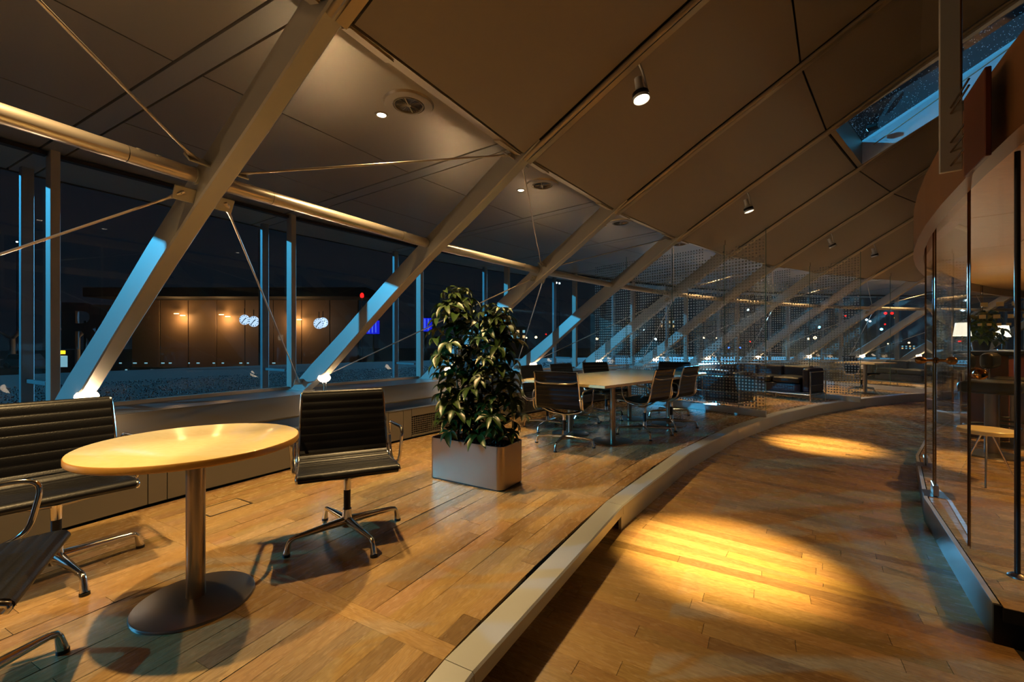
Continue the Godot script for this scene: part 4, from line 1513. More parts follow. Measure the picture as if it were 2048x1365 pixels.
# ---------- sofas ----------
func sofa(label: String, r0: float, r1: float, i_front: float, face: float, seats: int, depth := 0.70) -> void:
	# local x runs along the sofa, z towards the front
	var f := frame(i_front)
	var front: Vector3 = f.x * face
	var b := Basis(Vector3.UP.cross(front), Vector3.UP, front)
	var l := r1 - r0
	var t := thing("leather_sofa", label, "sofa", P((r0 + r1) * 0.5, i_front, 0), b, "black leather sofas in chrome frames")
	var hx := l * 0.5
	var mb := MB.new()
	for y in [0.585, 0.13]:
		mb.tube(smooth_loop([Vector3(-hx, y, -0.02), Vector3(-hx, y, -depth + 0.02), Vector3(hx, y, -depth + 0.02), Vector3(hx, y, -0.02)], 0.05, false), 0.013, 8)
	mb.tube(smooth_loop([Vector3(-hx, 0.32, -0.02), Vector3(-hx, 0.32, -depth + 0.02), Vector3(hx, 0.32, -depth + 0.02), Vector3(hx, 0.32, -0.02)], 0.05, false), 0.006, 6)
	mb.tube([Vector3(-hx, 0.13, -0.02), Vector3(hx, 0.13, -0.02)], 0.016, 8)
	part(t, "chrome_frame", mb, M.chrome)
	for x in [-hx, hx]:
		for z in [-0.02, -depth + 0.02]:
			mb = MB.new()
			mb.tube([Vector3(x, 0, z), Vector3(x, 0.59, z)], 0.015, 8)
			part(t, "leg", mb, M.chrome)
	for q in range(1, seats):
		mb = MB.new()
		var x := -hx + l * q / seats
		mb.tube([Vector3(x, 0, -0.08), Vector3(x, 0.13, -0.08)], 0.01, 6)
		mb.tube([Vector3(x, 0.13, -depth + 0.02), Vector3(x, 0.66, -depth + 0.02)], 0.011, 6)
		part(t, "leg", mb, M.chrome)
	var arm := 0.17
	mb = MB.new()
	mb.rbox(Vector3(0, 0.16, -depth * 0.5), Vector3(l - 0.06, 0.03, depth - 0.06), 0.004)
	part(t, "base_board", mb, M.black_metal)
	mb = MB.new()
	mb.pillow(Vector3(0, 0.255, -depth * 0.5 + 0.04), Vector3(l - 2 * arm - 0.03, 0.17, depth - 0.12), 0.025)
	part(t, "lower_cushion", mb, M.navy_leather)
	var sw := (l - 2 * arm - 0.02) / seats
	for q in seats:
		var x := -hx + arm + 0.01 + sw * (q + 0.5)
		mb = MB.new()
		mb.pillow(Vector3(x, 0.405, -depth * 0.5 + 0.07), Vector3(sw - 0.008, 0.13, depth - 0.16), 0.05, Basis(), 6, 0.03)
		part(t, "seat_cushion", mb, M.black_leather)
		mb = MB.new()
		mb.pillow(Vector3(x, 0.5, -depth + 0.12), Vector3(sw - 0.008, 0.36, 0.17), 0.045, Basis(), 6, 0.015)
		part(t, "back_cushion", mb, M.navy_leather)
	for s in [-1.0, 1.0]:
		mb = MB.new()
		mb.pillow(Vector3(s * (hx - arm * 0.5), 0.41, -depth * 0.5), Vector3(arm - 0.02, 0.49, depth - 0.06), 0.05, Basis(), 6, 0.012)
		part(t, "arm_cushion", mb, M.navy_leather)

# ---------- the glass room at the right ----------
func glass_room(i1: int) -> void:
	# plinth the glass stands on
	var pl := struct("trim_2", "dark metal plinth with timber top under the glass room")
	for k in range(1, i1):
		var a := k - 0.19 + (0.0 if k > 1 else 0.005)
		var b := k + 0.81
		var mb := MB.new()
		mb.slab([P(15.955, a, -STEP), P(15.935, a, -STEP), P(15.935, b, -STEP), P(15.955, b, -STEP)], Vector3(0, STEP - 0.004, 0))
		part(pl, "plinth_face", mb, M.disc_steel)
		mb = MB.new()
		mb.slab([P(15.957, a, -0.004), P(15.935, a, -0.004), P(15.935, b, -0.004), P(15.957, b, -0.004)], Vector3(0, 0.006, 0))
		part(pl, "plinth_edge", mb, M.satin_steel)
	var en := MB.new()
	var fr := frame(0.81)
	en.slab([P(15.955, 0.81, -STEP), P(12.6, 0.81, -STEP), P(12.6, 0.82, -STEP), P(15.955, 0.82, -STEP)], Vector3(0, STEP - 0.003, 0))
	part(pl, "plinth_end", en, M.black_metal)
	for q in [1.9, 2.55]:
		var mb := MB.new()
		mb.slab([P(15.95, q - 0.06, 0.003), P(15.78, q - 0.06, 0.003), P(15.78, q + 0.06, 0.003), P(15.95, q + 0.06, 0.003)], Vector3(0, -0.004, 0))
		part(pl, "pivot_plate", mb, M.disc_steel)
	# curved timber canopy over it
	var cn := struct("ceiling", "timber lined canopy over the glass room with a curved edge")
	for k in range(-3, i1):
		var sub := 3
		for q in sub:
			var a := k + float(q) / sub
			var b := k + float(q + 1) / sub
			var mb := MB.new()
			mb.slab([P(15.97, a, 2.0), P(15.90, a, 2.0), P(15.90, b, 2.0), P(15.97, b, 2.0)], Vector3(0, 0.36, 0))
			part(cn, "curved_edge", mb, M.canopy_edge)
			mb = MB.new()
			mb.slab([P(15.90, a, 2.335), P(9.2, a, 2.335), P(9.2, b, 2.335), P(15.90, b, 2.335)], Vector3(0, 0.03, 0))
			part(cn, "canopy_top", mb, M.dark_timber)
		var rr := [15.9, 15.25, 14.6, 13.9, 12.6, 9.2]
		for q in 5:
			var mb := MB.new()
			mb.slab([P(rr[q] - 0.003, k + 0.002, 2.115), P(rr[q + 1] + 0.003, k + 0.002, 2.115), P(rr[q + 1] + 0.003, k + 0.998, 2.115), P(rr[q] - 0.003, k + 0.998, 2.115)], Vector3(0, 0.02, 0))
			part(cn, "timber_panel", mb, M.canopy_timber)
	# glass: a leaf along the edge, a return pane towards the room
	var top := 2.112
	var d1 := struct("door_1", "frameless glass door leaf along the plinth with bronze knobs")
	leaf(d1, P(15.885, 1.225, 0.012), P(15.885, 1.87, 0.012), top)
	knobs(d1, P(15.885, 1.86, 1.03), -frame(1.86).z)
	patch(d1, P(15.885, 1.9, 0.0), frame(1.9))
	var d2 := struct("door_2", "frameless glass door leaf turned into the room with rows of cream squares")
	var pa := P(15.885, 1.205, 0.012)
	var inward := (frame(1.2).z - frame(1.2).x * 0.12).normalized()
	var pb := pa + inward * 1.05
	leaf(d2, pa, pb, top)
	knobs(d2, pa + inward * 0.03 + Vector3(0, 0.98, 0), inward.cross(Vector3.UP))
	var sq := 0
	for row in [[1.372, 0.0285, 0.052], [1.305, 0.026, 0.046], [1.262, 0.0175, 0.036]]:
		var s: float = row[2]
		while s < 1.0:
			var mb := MB.new()
			var h: float = row[1] * 0.5
			var p := pa + inward * (s + 0.0) + Vector3(0, row[0] - 0.012, 0)
			var nn := inward.cross(Vector3.UP).normalized()
			mb.slab([p - inward * h + Vector3(0, -h * 0.8, 0) - nn * 0.002, p + inward * h + Vector3(0, -h * 0.8, 0) - nn * 0.002, p + inward * h + Vector3(0, h * 0.8, 0) - nn * 0.002, p - inward * h + Vector3(0, h * 0.8, 0) - nn * 0.002], nn * 0.0015)
			part(d2, "printed_square", mb, M.cream_print)
			s += row[1] * 2.0
			sq += 1
	var w := struct("window_31", "frameless glass wall of the room running on along the plinth")
	for q in [[1.95, 2.5], [2.6, 3.55], [3.6, 4.55], [4.6, 5.55], [5.6, 6.55]]:
		leaf(w, P(15.885, q[0], 0.012), P(15.885, q[1], 0.012), top)
	patch(w, P(15.885, 2.55, 0.0), frame(2.55))
	# slim steel post with a foot
	var ps := thing("steel_post", "slim dark steel post with a round foot at the right edge", "post", Vector3(2.505, 0, -2.095))
	var mb := MB.new()
	mb.lathe([Vector2(0, 2.11), Vector2(0.011, 2.11), Vector2(0.011, 0.012), Vector2(0, 0.012)], 16)
	part(ps, "shaft", mb, M.black_metal)
	mb = MB.new()
	mb.lathe([Vector2(0, 0.02), Vector2(0.02, 0.018), Vector2(0.035, 0.006), Vector2(0.036, 0.0), Vector2(0, 0.0)], 20)
	part(ps, "foot", mb, M.disc_steel)
	# gallery railing above the canopy
	var gb := frame(1.02)
	var gr := thing("gallery_railing", "flat grey steel post and rails of the gallery, top right", "railing", P(16.02, 1.02, 2.05), gb)
	mb = MB.new()
	mb.rbox(Vector3(0, 1.0, 0), Vector3(0.02, 2.0, 0.085), 0.003)
	part(gr, "flat_post", mb, M.painted_steel)
	for y in [0.03, 0.1, 0.15, 0.3, 0.33]:
		mb = MB.new()
		mb.tube([Vector3(-0.005, y, 0.0), Vector3(-0.3, y, 0.0)], 0.005, 6)
		part(gr, "spacer_rod", mb, M.bronze)
	mb = MB.new()
	mb.rbox(Vector3(-0.41, 0.07, 0.0), Vector3(0.28, 0.37, 0.02), 0.003)
	part(gr, "timber_board", mb, M.dark_timber)
	mb = MB.new()
	mb.tube([Vector3(-0.18, 0.3, 0.0), Vector3(-0.18, 1.6, 0.0)], 0.004, 6)
	part(gr, "cable", mb, M.bronze)
	# warm lamps set into the canopy
	for q in [[14.5, 2.1], [14.5, 4.0], [14.2, 0.6]]:
		var t := thing("canopy_downlight", "recessed downlight in the timber canopy, %s" % ["over the doors", "over the counter", "outside the right edge"][[2.1, 4.0, 0.6].find(q[1])], "downlight", P(q[0], q[1], 2.113), Basis(), "downlights in the timber canopy")
		mb = MB.new()
		mb.lathe([Vector2(0.045, 0.0), Vector2(0.047, -0.004), Vector2(0.06, -0.005), Vector2(0.062, 0.0)], 24)
		part(t, "rim", mb, M.rail_metal)
		mb = MB.new()
		mb.lathe([Vector2(0, -0.002), Vector2(0.045, -0.002)], 20)
		part(t, "lens", mb, M.downlight_lens)
		var l := SpotLight3D.new()
		l.name = "downlight_beam"
		l.light_color = Color(1.0, 0.76, 0.42)
		l.light_energy = 5.0
		l.light_size = 0.04
		l.spot_angle = 70.0
		l.spot_angle_attenuation = 0.9
		l.spot_range = 40.0
		l.spot_attenuation = 2.0
		l.shadow_enabled = true
		t.add_child(l)
		l.position = Vector3(0, -0.012, 0)
		l.rotation = Vector3(-PI / 2, 0, 0)
	furniture_inside()

func leaf(o: Node3D, a: Vector3, b: Vector3, top: float) -> void:
	var up := Vector3(0, top - a.y, 0)
	var n := (b - a).cross(Vector3.UP).normalized()
	var mb := MB.new()
	mb.quad(a, b, b + up, a + up, n)
	part(o, "glass_leaf", mb, M.clear_glass)
	var d := (b - a).normalized()
	for e in [a, b]:
		mb = MB.new()
		mb.box(e + up * 0.5, Vector3(0.004, up.y, 0.010), Basis(d, Vector3.UP, d.cross(Vector3.UP)))
		part(o, "edge_strip", mb, M.bronze)

func knobs(o: Node3D, at: Vector3, n: Vector3) -> void:
	for s in [-1.0, 1.0]:
		var d: Vector3 = n * s
		var x := Transform3D(Basis(Quaternion(Vector3.UP, d)), at)
		var mb := MB.new()
		mb.lathe([Vector2(0.022, 0.002), Vector2(0.022, 0.012), Vector2(0.011, 0.016), Vector2(0.0105, 0.05), Vector2(0.018, 0.056), Vector2(0.027, 0.068), Vector2(0.03, 0.085), Vector2(0.027, 0.102), Vector2(0.016, 0.113), Vector2(0, 0.116)], 20, x, 60.0)
		part(o, "door_knob", mb, M.bronze)

func patch(o: Node3D, at: Vector3, f: Basis) -> void:
	var mb := MB.new()
	mb.rbox(at + Vector3(0, 0.045, 0), Vector3(0.16, 0.08, 0.03), 0.003, f)
	part(o, "patch_fitting", mb, M.brushed_steel)

func furniture_inside() -> void:
	var s := thing("three_legged_stool", "stool with pale dished round seat on three thin steel legs", "stool", Vector3(3.93, 0, -3.5))
	var mb := MB.new()
	mb.lathe([Vector2(0, 0.437), Vector2(0.1, 0.44), Vector2(0.16, 0.452), Vector2(0.172, 0.45), Vector2(0.176, 0.445), Vector2(0.174, 0.418), Vector2(0.168, 0.414), Vector2(0, 0.412)], 40)
	part(s, "seat", mb, M.stool_white)
	for q in 3:
		var an := q * TAU / 3 + 0.35
		mb = MB.new()
		mb.tube([Vector3(cos(an) * 0.03, 0.414, sin(an) * 0.03), Vector3(cos(an) * 0.19, 0.0, sin(an) * 0.19)], 0.0065, 8)
		part(s, "leg", mb, M.chrome)
	for k in 2:
		var at: Vector3 = [Vector3(4.95, 0, -4.36), Vector3(5.62, 0, -4.7)][k]
		var b := Basis(Vector3.UP, 0.6)
		var t := thing("bar_stool", ["black leather bar stool with low back, nearer the glass door", "black leather bar stool with low back, at the right edge"][k], "bar stool", at, b, "bar stools in the glass room")
		mb = MB.new()
		mb.pillow(Vector3(0, 0.71, 0), Vector3(0.5, 0.12, 0.44), 0.05, Basis(), 5, 0.01)
		part(t, "seat", mb, M.black_leather)
		mb = MB.new()
		mb.pillow(Vector3(0, 0.96, -0.2), Vector3(0.5, 0.17, 0.11), 0.045, Basis(), 5, 0.01)
		part(t, "backrest", mb, M.black_leather)
		for x in [-0.12, 0.12]:
			mb = MB.new()
			mb.rbox(Vector3(x, 0.8, -0.22), Vector3(0.05, 0.3, 0.012), 0.003)
			part(t, "back_bracket", mb, M.brushed_steel)
		mb = MB.new()
		mb.lathe([Vector2(0.055, 0.66), Vector2(0.055, 0.03), Vector2(0.22, 0.015), Vector2(0.225, 0.0), Vector2(0, 0)], 32)
		part(t, "pedestal", mb, M.disc_steel)
		mb = MB.new()
		var ring := []
		for q in 28:
			ring.append(Vector3(cos(q * TAU / 28) * 0.2, 0.3, sin(q * TAU / 28) * 0.2))
		mb.tube(ring, 0.011, 8, true)
		mb.tube([Vector3(-0.2, 0.3, 0), Vector3(0.2, 0.3, 0)], 0.007, 6)
		part(t, "foot_ring", mb, M.black_metal)
	# counter
	var c := thing("bar_counter", "dark bar counter inside the glass room", "counter", P(15.45, 4.7, 0), frame(4.7))
	mb = MB.new()
	mb.rbox(Vector3(0, 1.04, 0), Vector3(2.7, 0.04, 0.52), 0.006)
	part(c, "counter_top", mb, M.black_metal)
	for k in 4:
		mb = MB.new()
		mb.rbox(Vector3(-0.99 + k * 0.66, 0.51, 0.02), Vector3(0.645, 1.0, 0.4), 0.004)
		part(c, "front_panel", mb, M.dark_timber)
	for k in 2:
		var at := P([15.68, 15.5][k], [3.98, 5.02][k], 1.06)
		var t := thing("table_lamp", ["table lamp with white shade on the counter, seen through the door leaf", "table lamp with white shade on the counter, near the right edge"][k], "lamp", at, Basis(), "table lamps on the counter")
		mb = MB.new()
		mb.lathe([Vector2(0, 0.012), Vector2(0.05, 0.01), Vector2(0.052, 0.0), Vector2(0, 0)], 20)
		part(t, "base", mb, M.black_metal)
		mb = MB.new()
		mb.tube([Vector3(0, 0.01, 0), Vector3(0, 0.2, 0)], 0.007, 8)
		part(t, "stand", mb, M.black_metal)
		mb = MB.new()
		mb.lathe([Vector2(0.085, 0.19), Vector2(0.062, 0.36)], 24)
		part(t, "lamp_shade", mb, M.lampshade_glow)
		var l := OmniLight3D.new()
		l.name = "bulb_light"
		l.light_color = Color(1.0, 0.9, 0.7)
		l.light_energy = 0.25
		l.light_size = 0.05
		l.omni_range = 30.0
		l.omni_attenuation = 2.0
		l.shadow_enabled = true
		t.add_child(l)
		l.position = Vector3(0, 0.27, 0)

# ---------- outside ----------
func ring_slab(o: Node3D, called: String, r0: float, r1: float, y: float, th: float, m: Material, i0: int, i1: int) -> void:
	var mb := MB.new()
	for k in range(i0, i1):
		mb.slab([P(r0, k, y), P(r1, k, y), P(r1, k + 1, y), P(r0, k + 1, y)], Vector3(0, -th, 0))
	part(o, called, mb, m)

func outside(i0: int, i1: int) -> void:
	var g := struct("ground", "dark ground of the apron and gravel roof outside the windows")
	ring_slab(g, "gravel_roof", 23.5, 36.0, 0.22, 0.4, M.gravel, i0, i1)
	var mb := MB.new()
	mb.slab([Vector3(-400, -5, 400), Vector3(400, -5, 400), Vector3(400, -5, -500), Vector3(-400, -5, -500)], Vector3(0, -0.5, 0))
	part(g, "apron", mb, M.apron_asphalt)
	# grating walk outside the panes
	mb = MB.new()
	for k in range(i0, i1):
		for q in 60:
			var a := k + q / 60.0
			mb.slab([P(22.66, a, 0.40), P(23.45, a, 0.40), P(23.45, a + 0.006, 0.40), P(22.66, a + 0.006, 0.40)], Vector3(0, -0.02, 0))
		for r in [22.7, 22.95, 23.2, 23.43]:
			mb.slab([P(r, k, 0.398), P(r + 0.02, k, 0.398), P(r + 0.02, k + 1, 0.398), P(r, k + 1, 0.398)], Vector3(0, -0.03, 0))
	var gr := part(g, "grating", mb, M.galvanised)
	gr.set_meta("kind", "stuff")
	# pebbles
	var gm := SphereMesh.new()
	gm.radius = 0.5
	gm.height = 0.8
	gm.radial_segments = 6
	gm.rings = 3
	var mm := MultiMesh.new()
	mm.transform_format = MultiMesh.TRANSFORM_3D
	mm.mesh = gm
	var n := 16000
	mm.instance_count = n
	for j in n:
		var r := 23.55 + 7.0 * pow(rng.randf(), 1.5)
		var s := rng.randf_range(0.02, 0.055)
		mm.set_instance_transform(j, Transform3D(Basis(Vector3(rng.randf() - 0.5, rng.randf(), rng.randf() - 0.5).normalized(), rng.randf() * TAU).scaled(Vector3(s, s * 0.7, s)), P(r, rng.randf_range(-1.5, 6.5), 0.225 + rng.randf() * 0.01)))
	var mi := MultiMeshInstance3D.new()
	mi.name = "pebbles"
	mi.multimesh = mm
	mi.material_override = M.pebble
	mi.set_meta("kind", "stuff")
	g.add_child(mi)
	terminal()
	far_lights()
	flood("floodlight_mast", "apron floodlight mast out of view on the left, shining cold light in", Vector3(-61.0, 18.4, 6.0), Vector3(-1, 1.5, -5), 4200.0, 22.0, Color(0.25, 0.72, 0.95))
	flood("floodlight_mast", "bright white floodlight on a mast far beyond the meeting table", far(1411, 597, 76.0), Vector3(3.2, 0.5, -9.0), 8000.0, 16.0, Color(0.4, 0.78, 1.0))

func flood(called: String, label: String, at: Vector3, aim: Vector3, energy: float, angle: float, col: Color) -> void:
	var dir := (aim - at).normalized()
	var b := Basis.looking_at(dir)
	var t := thing(called, label, "floodlight", Vector3(at.x, -5, at.z), Basis(), "apron floodlights")
	var mb := MB.new()
	mb.tube([Vector3.ZERO, Vector3(0, at.y + 5 - 0.3, 0)], [0.16, 0.09], 10)
	part(t, "mast", mb, M.galvanised)
	mb = MB.new()
	mb.rbox(Vector3(0, at.y + 5, 0) - dir * 0.12, Vector3(0.8, 0.5, 0.2), 0.02, b)
	part(t, "housing", mb, M.black_metal)
	mb = MB.new()
	mb.rbox(Vector3(0, at.y + 5, 0), Vector3(0.7, 0.42, 0.03), 0.005, b)
	part(t, "lamp_face", mb, M.lamp_white)
	var l := SpotLight3D.new()
	l.name = "flood_beam"
	l.light_color = col
	l.light_energy = energy
	l.light_size = 0.25
	l.spot_angle = angle
	l.spot_angle_attenuation = 0.3
	l.spot_range = 300.0
	l.spot_attenuation = 2.0
	l.shadow_enabled = true
	t.add_child(l)
	l.position = Vector3(0, at.y + 5, 0) + dir * 0.06
	l.basis = b

func terminal() -> void:
	# hall built outside, standing in for the inner wall reflected in the panes
	var d := 34.0
	var t := thing("terminal_hall", "warm lit wall outside, standing in for the room wall reflected in the left windows", "building", Vector3(0, -5, -d))
	var x0 := (262.0 - 1024.0) / 845.5 * d
	var x1 := (716.0 - 1024.0) / 845.5 * d
	for k in 8:
		var a := lerpf(x0, x1, k / 8.0)
		var b := lerpf(x0, x1, (k + 1) / 8.0)
		var mb := MB.new()
		mb.rbox(Vector3((a + b) * 0.5, 6.85, -0.2), Vector3(b - a - 0.05, 5.6, 0.3), 0.02)
		part(t, "wall_panel", mb, M.terminal_wall)
	var mb2 := MB.new()
	mb2.rbox(Vector3((x0 + x1) * 0.5, 10.0, 0.8), Vector3(x1 - x0 + 3.0, 0.7, 3.2), 0.05)
	part(t, "roof_edge", mb2, M.terminal_dark)
	mb2 = MB.new()
	mb2.rbox(Vector3((x0 + x1) * 0.5, 3.6, 1.2), Vector3(x1 - x0 + 3.0, 1.4, 0.3), 0.03)
	part(t, "parapet", mb2, M.terminal_dark)
	for px in [[366.0, 632.0], [455.0, 634.0], [597.0, 640.0]]:
		var x: float = (px[0] - 1024.0) / 845.5 * d
		var y: float = 1.16 + (686.77 - px[1]) / 845.5 * d + 5.0
		for s in 2:
			mb2 = MB.new()
			mb2.rbox(Vector3(x - 0.25 + s * 0.5, y + 0.15 * (1 - s), 0.35), Vector3(0.34, 0.05, 0.12), 0.01)
			part(t, "wall_lamp", mb2, M.lamp_warm)
		var l := OmniLight3D.new()  # lights the wall that stands in for the reflected one
		l.name = "wall_lamp_light"
		l.light_color = Color(1.0, 0.78, 0.5)
		l.light_energy = 3.0
		l.light_size = 0.15
		l.omni_range = 60.0
		l.omni_attenuation = 2.0
		l.shadow_enabled = true
		t.add_child(l)
		l.position = Vector3(x, y - 0.2, 0.6)
	# rows of small lit windows below
	for k in 26:
		mb2 = MB.new()
		var x := lerpf(x0 - 3.0, x1 - 4.0, k / 26.0) + rng.randf_range(-0.15, 0.15)
		mb2.rbox(Vector3(x, 4.62 if k % 3 else 4.1, 1.4), Vector3(rng.randf_range(0.08, 0.3), 0.09, 0.04), 0.005)
		part(t, "lit_window", mb2, M.lit_window_cool)
	# clocks set outside, standing in for doubled reflections on the panes
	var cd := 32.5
	for c in [[488.5, 640.0, 10.0, "leftmost round white clock standing in for a reflection, overlapped by its neighbour"], [507.0, 643.5, 10.5, "round white clock standing in for a reflection, right of the left pair"], [645.5, 645.5, 10.0, "round white clock standing in for a reflection, right one of the far pair"], [637.5, 647.5, 10.5, "round white clock standing in for a reflection, left one of the far pair"]]:
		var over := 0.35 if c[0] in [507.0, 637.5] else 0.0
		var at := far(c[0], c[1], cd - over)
		var q := thing("wall_clock", c[3], "clock", at, Basis(), "lit clocks standing in for window reflections")
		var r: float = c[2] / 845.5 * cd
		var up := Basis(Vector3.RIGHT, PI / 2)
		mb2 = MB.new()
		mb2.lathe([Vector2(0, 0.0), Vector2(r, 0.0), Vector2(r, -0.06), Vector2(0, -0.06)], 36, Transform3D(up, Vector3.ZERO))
		part(q, "clock_face", mb2, M.reflected_clock_face)
		mb2 = MB.new()
		for h in 12:
			var an := h * TAU / 12
			mb2.box(Vector3(sin(an), cos(an), 0) * r * 0.82 + Vector3(0, 0, 0.008), Vector3(0.035 if h % 3 else 0.06, r * 0.2, 0.012), Basis(Vector3.BACK, -an))
		part(q, "hour_marks", mb2, M.clock_black)
		mb2 = MB.new()
		mb2.box(Vector3(-0.13, -0.16, 0.014) * r * 2.2, Vector3(0.05, r * 0.85, 0.012), Basis(Vector3.BACK, -0.7))
		mb2.box(Vector3(0.1, 0.09, 0.02) * r * 2.0, Vector3(0.06, r * 0.6, 0.012), Basis(Vector3.BACK, -0.85))
		part(q, "hands", mb2, M.clock_black)
		mb2 = MB.new()
		mb2.tube([Vector3(0, r, -0.03), Vector3(0, r + 0.5, -0.03)], 0.03, 6)
		part(q, "hanger", mb2, M.terminal_dark)
	# glowing screens set outside in place of reflections on the glass
	for s in [[746.0, 655.0, "blue screen standing in for a reflection, to the left of the window mullion"], [851.0, 650.0, "blue screen standing in for a reflection behind the plant, right of the mullion"]]:
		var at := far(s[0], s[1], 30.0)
		var q := thing("information_screen", s[2], "screen", at, Basis(), "blue screens standing in for window reflections")
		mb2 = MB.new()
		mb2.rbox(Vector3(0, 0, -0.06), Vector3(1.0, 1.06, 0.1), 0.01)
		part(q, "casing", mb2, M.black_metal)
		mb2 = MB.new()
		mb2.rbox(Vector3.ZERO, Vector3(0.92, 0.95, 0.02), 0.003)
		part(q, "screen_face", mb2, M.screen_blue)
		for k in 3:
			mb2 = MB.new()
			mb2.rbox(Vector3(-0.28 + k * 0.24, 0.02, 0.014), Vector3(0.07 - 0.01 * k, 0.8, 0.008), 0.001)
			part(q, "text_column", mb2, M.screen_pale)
		mb2 = MB.new()
		mb2.tube([Vector3(0, -0.5, -0.06), Vector3(0, -6.5, -0.06)], 0.06, 8)
		part(q, "stand", mb2, M.terminal_dark)
	# antenna pole and warning light
	var ap := thing("antenna_pole", "tall thin pole standing before the left clocks", "pole", far(519, 715, 26.0))
	mb2 = MB.new()
	mb2.tube([Vector3(0, -4, 0), Vector3(0, 4.0, 0), Vector3(-0.03, 4.05, 0), Vector3(-0.06, 7.8, 0)], [0.06, 0.05, 0.03, 0.02], 8)
	part(ap, "shaft", mb2, M.galvanised)
	var wl := thing("warning_light", "red warning light on a short post beyond the second beam", "light", far(724, 640, 28.0))
	mb2 = MB.new()
	mb2.tube([Vector3(0, -4, 0), Vector3(0, 1.5, 0)], 0.03, 6)
	part(wl, "post", mb2, M.galvanised)
	mb2 = MB.new()
	mb2.lathe([Vector2(0, 1.45), Vector2(0.11, 1.5), Vector2(0.12, 1.65), Vector2(0.06, 1.76), Vector2(0, 1.78)], 12)
	part(wl, "red_lamp", mb2, M.lamp_red)
	# sign letters seen from the lounge
	var f := SystemFont.new()
	f.font_names = PackedStringArray(["Droid Sans"])
	f.font_weight = 700
	for s in [["R", 168.0, 692.0, 1.55], ["I", 206.0, 690.0, 1.35]]:
		var tm := TextMesh.new()
		tm.text = s[0]
		tm.font = f
		tm.font_size = 128
		tm.pixel_size = s[3] / 93.0
		tm.depth = 0.3
		var q := thing("sign_letter", "large dark letter %s of the rooftop sign beside the first beam" % s[0], "letter", far(s[1], s[2] - 38.0, 14.0), Basis(Vector3.UP, 0.5), "letters of the rooftop sign")
		partm(q, "letter_body", tm, M.sign_grey)
		mb2 = MB.new()
		mb2.tube([Vector3(0, -2.2, -0.1), Vector3(0, 0.2, -0.1)], 0.04, 6)
		part(q, "support_post", mb2, M.terminal_dark)
	# canopy supports, shelter and car at the left edge
	for s in [[25.0, 690.0, 2.4], [155.0, 688.0, 2.0]]:
		var q := thing("canopy_support", "white branching canopy support %s" % ("at the left edge of the view" if s[0] < 50 else "behind the first beam"), "column", far(s[0], s[1] + 30, 30.0), Basis(), "white branching canopy supports")
		mb2 = MB.new()
		mb2.tube([Vector3(0, -3.5, 0), Vector3(0, 1.6, 0)], 0.14, 8)
		part(q, "trunk", mb2, M.white_paint)
		for k in 3:
			mb2 = MB.new()
			mb2.tube([Vector3(0, 1.5, 0), Vector3([-1.3, 0.9, 1.6][k], 2.3 + 0.25 * k, [0.3, -0.3, 0.4][k])], [0.11, 0.07], 8)
			part(q, "branch", mb2, M.white_paint)
	var bw := thing("white_barrier", "long pale barrier wall at the left edge outside", "barrier", far(60, 722, 26.0) + Vector3(-1.6, 0, 0))
	mb2 = MB.new()
	mb2.rbox(Vector3(0, -0.3, 0), Vector3(5.6, 0.8, 0.2), 0.03)
	part(bw, "wall_panel", mb2, M.white_paint)
	mb2 = MB.new()
	mb2.rbox(Vector3(0, -2.8, 0), Vector3(5.6, 4.2, 0.16), 0.02)
	part(bw, "wall_base", mb2, M.terminal_dark)
	var kiosk := thing("lit_kiosk", "small kiosk with a yellow sign panel behind the first mullion", "kiosk", far(121, 735, 24.0))
	mb2 = MB.new()
	mb2.rbox(Vector3(0, 0.1, 0), Vector3(0.42, 1.1, 0.4), 0.02)
	part(kiosk, "body", mb2, M.lit_window_cool)
	mb2 = MB.new()
	mb2.rbox(Vector3(0, 0.85, 0.1), Vector3(0.5, 0.2, 0.3), 0.02)
	part(kiosk, "sign_panel", mb2, M.lamp_yellow)
	mb2 = MB.new()
	mb2.rbox(Vector3(0, -2.4, 0), Vector3(0.3, 4.0, 0.3), 0.02)
	part(kiosk, "base", mb2, M.terminal_dark)
	car(far(52, 736, 20.0))

func car(at: Vector3) -> void:
	var t := thing("parked_car", "silver car parked before the pale barrier at the left edge", "car", at)
	var mb := MB.new()
	var side := [Vector2(-0.8, 0.1), Vector2(-0.8, 0.36), Vector2(-0.62, 0.42), Vector2(-0.42, 0.66), Vector2(0.28, 0.66), Vector2(0.5, 0.42), Vector2(0.8, 0.36), Vector2(0.82, 0.1)]
	mb.slab(side.map(func(p): return Vector3(p.x, p.y, 0.35)), Vector3(0, 0, -0.7))
	part(t, "body", mb, M.car_paint)
	mb = MB.new()
	mb.slab([Vector3(-0.54, 0.42, 0.356), Vector3(-0.4, 0.62, 0.356), Vector3(0.25, 0.62, 0.356), Vector3(0.42, 0.42, 0.356)], Vector3(0, 0, -0.005))
	part(t, "side_window", mb, M.car_glass)
	for x in [-0.5, 0.5]:
		mb = MB.new()
		mb.tube([Vector3(x, 0.12, 0.3), Vector3(x, 0.12, 0.37)], 0.14, 14)
		part(t, "wheel", mb, M.black_rubber)
	mb = MB.new()
	mb.rbox(Vector3(-0.81, 0.3, 0.25), Vector3(0.02, 0.06, 0.1), 0.004)
	part(t, "tail_lamp", mb, M.lamp_red)
	mb = MB.new()
	mb.rbox(Vector3(0, -0.6, 0), Vector3(3.0, 1.2, 1.2), 0.02)
	part(t, "parking_deck", mb, M.apron_asphalt)

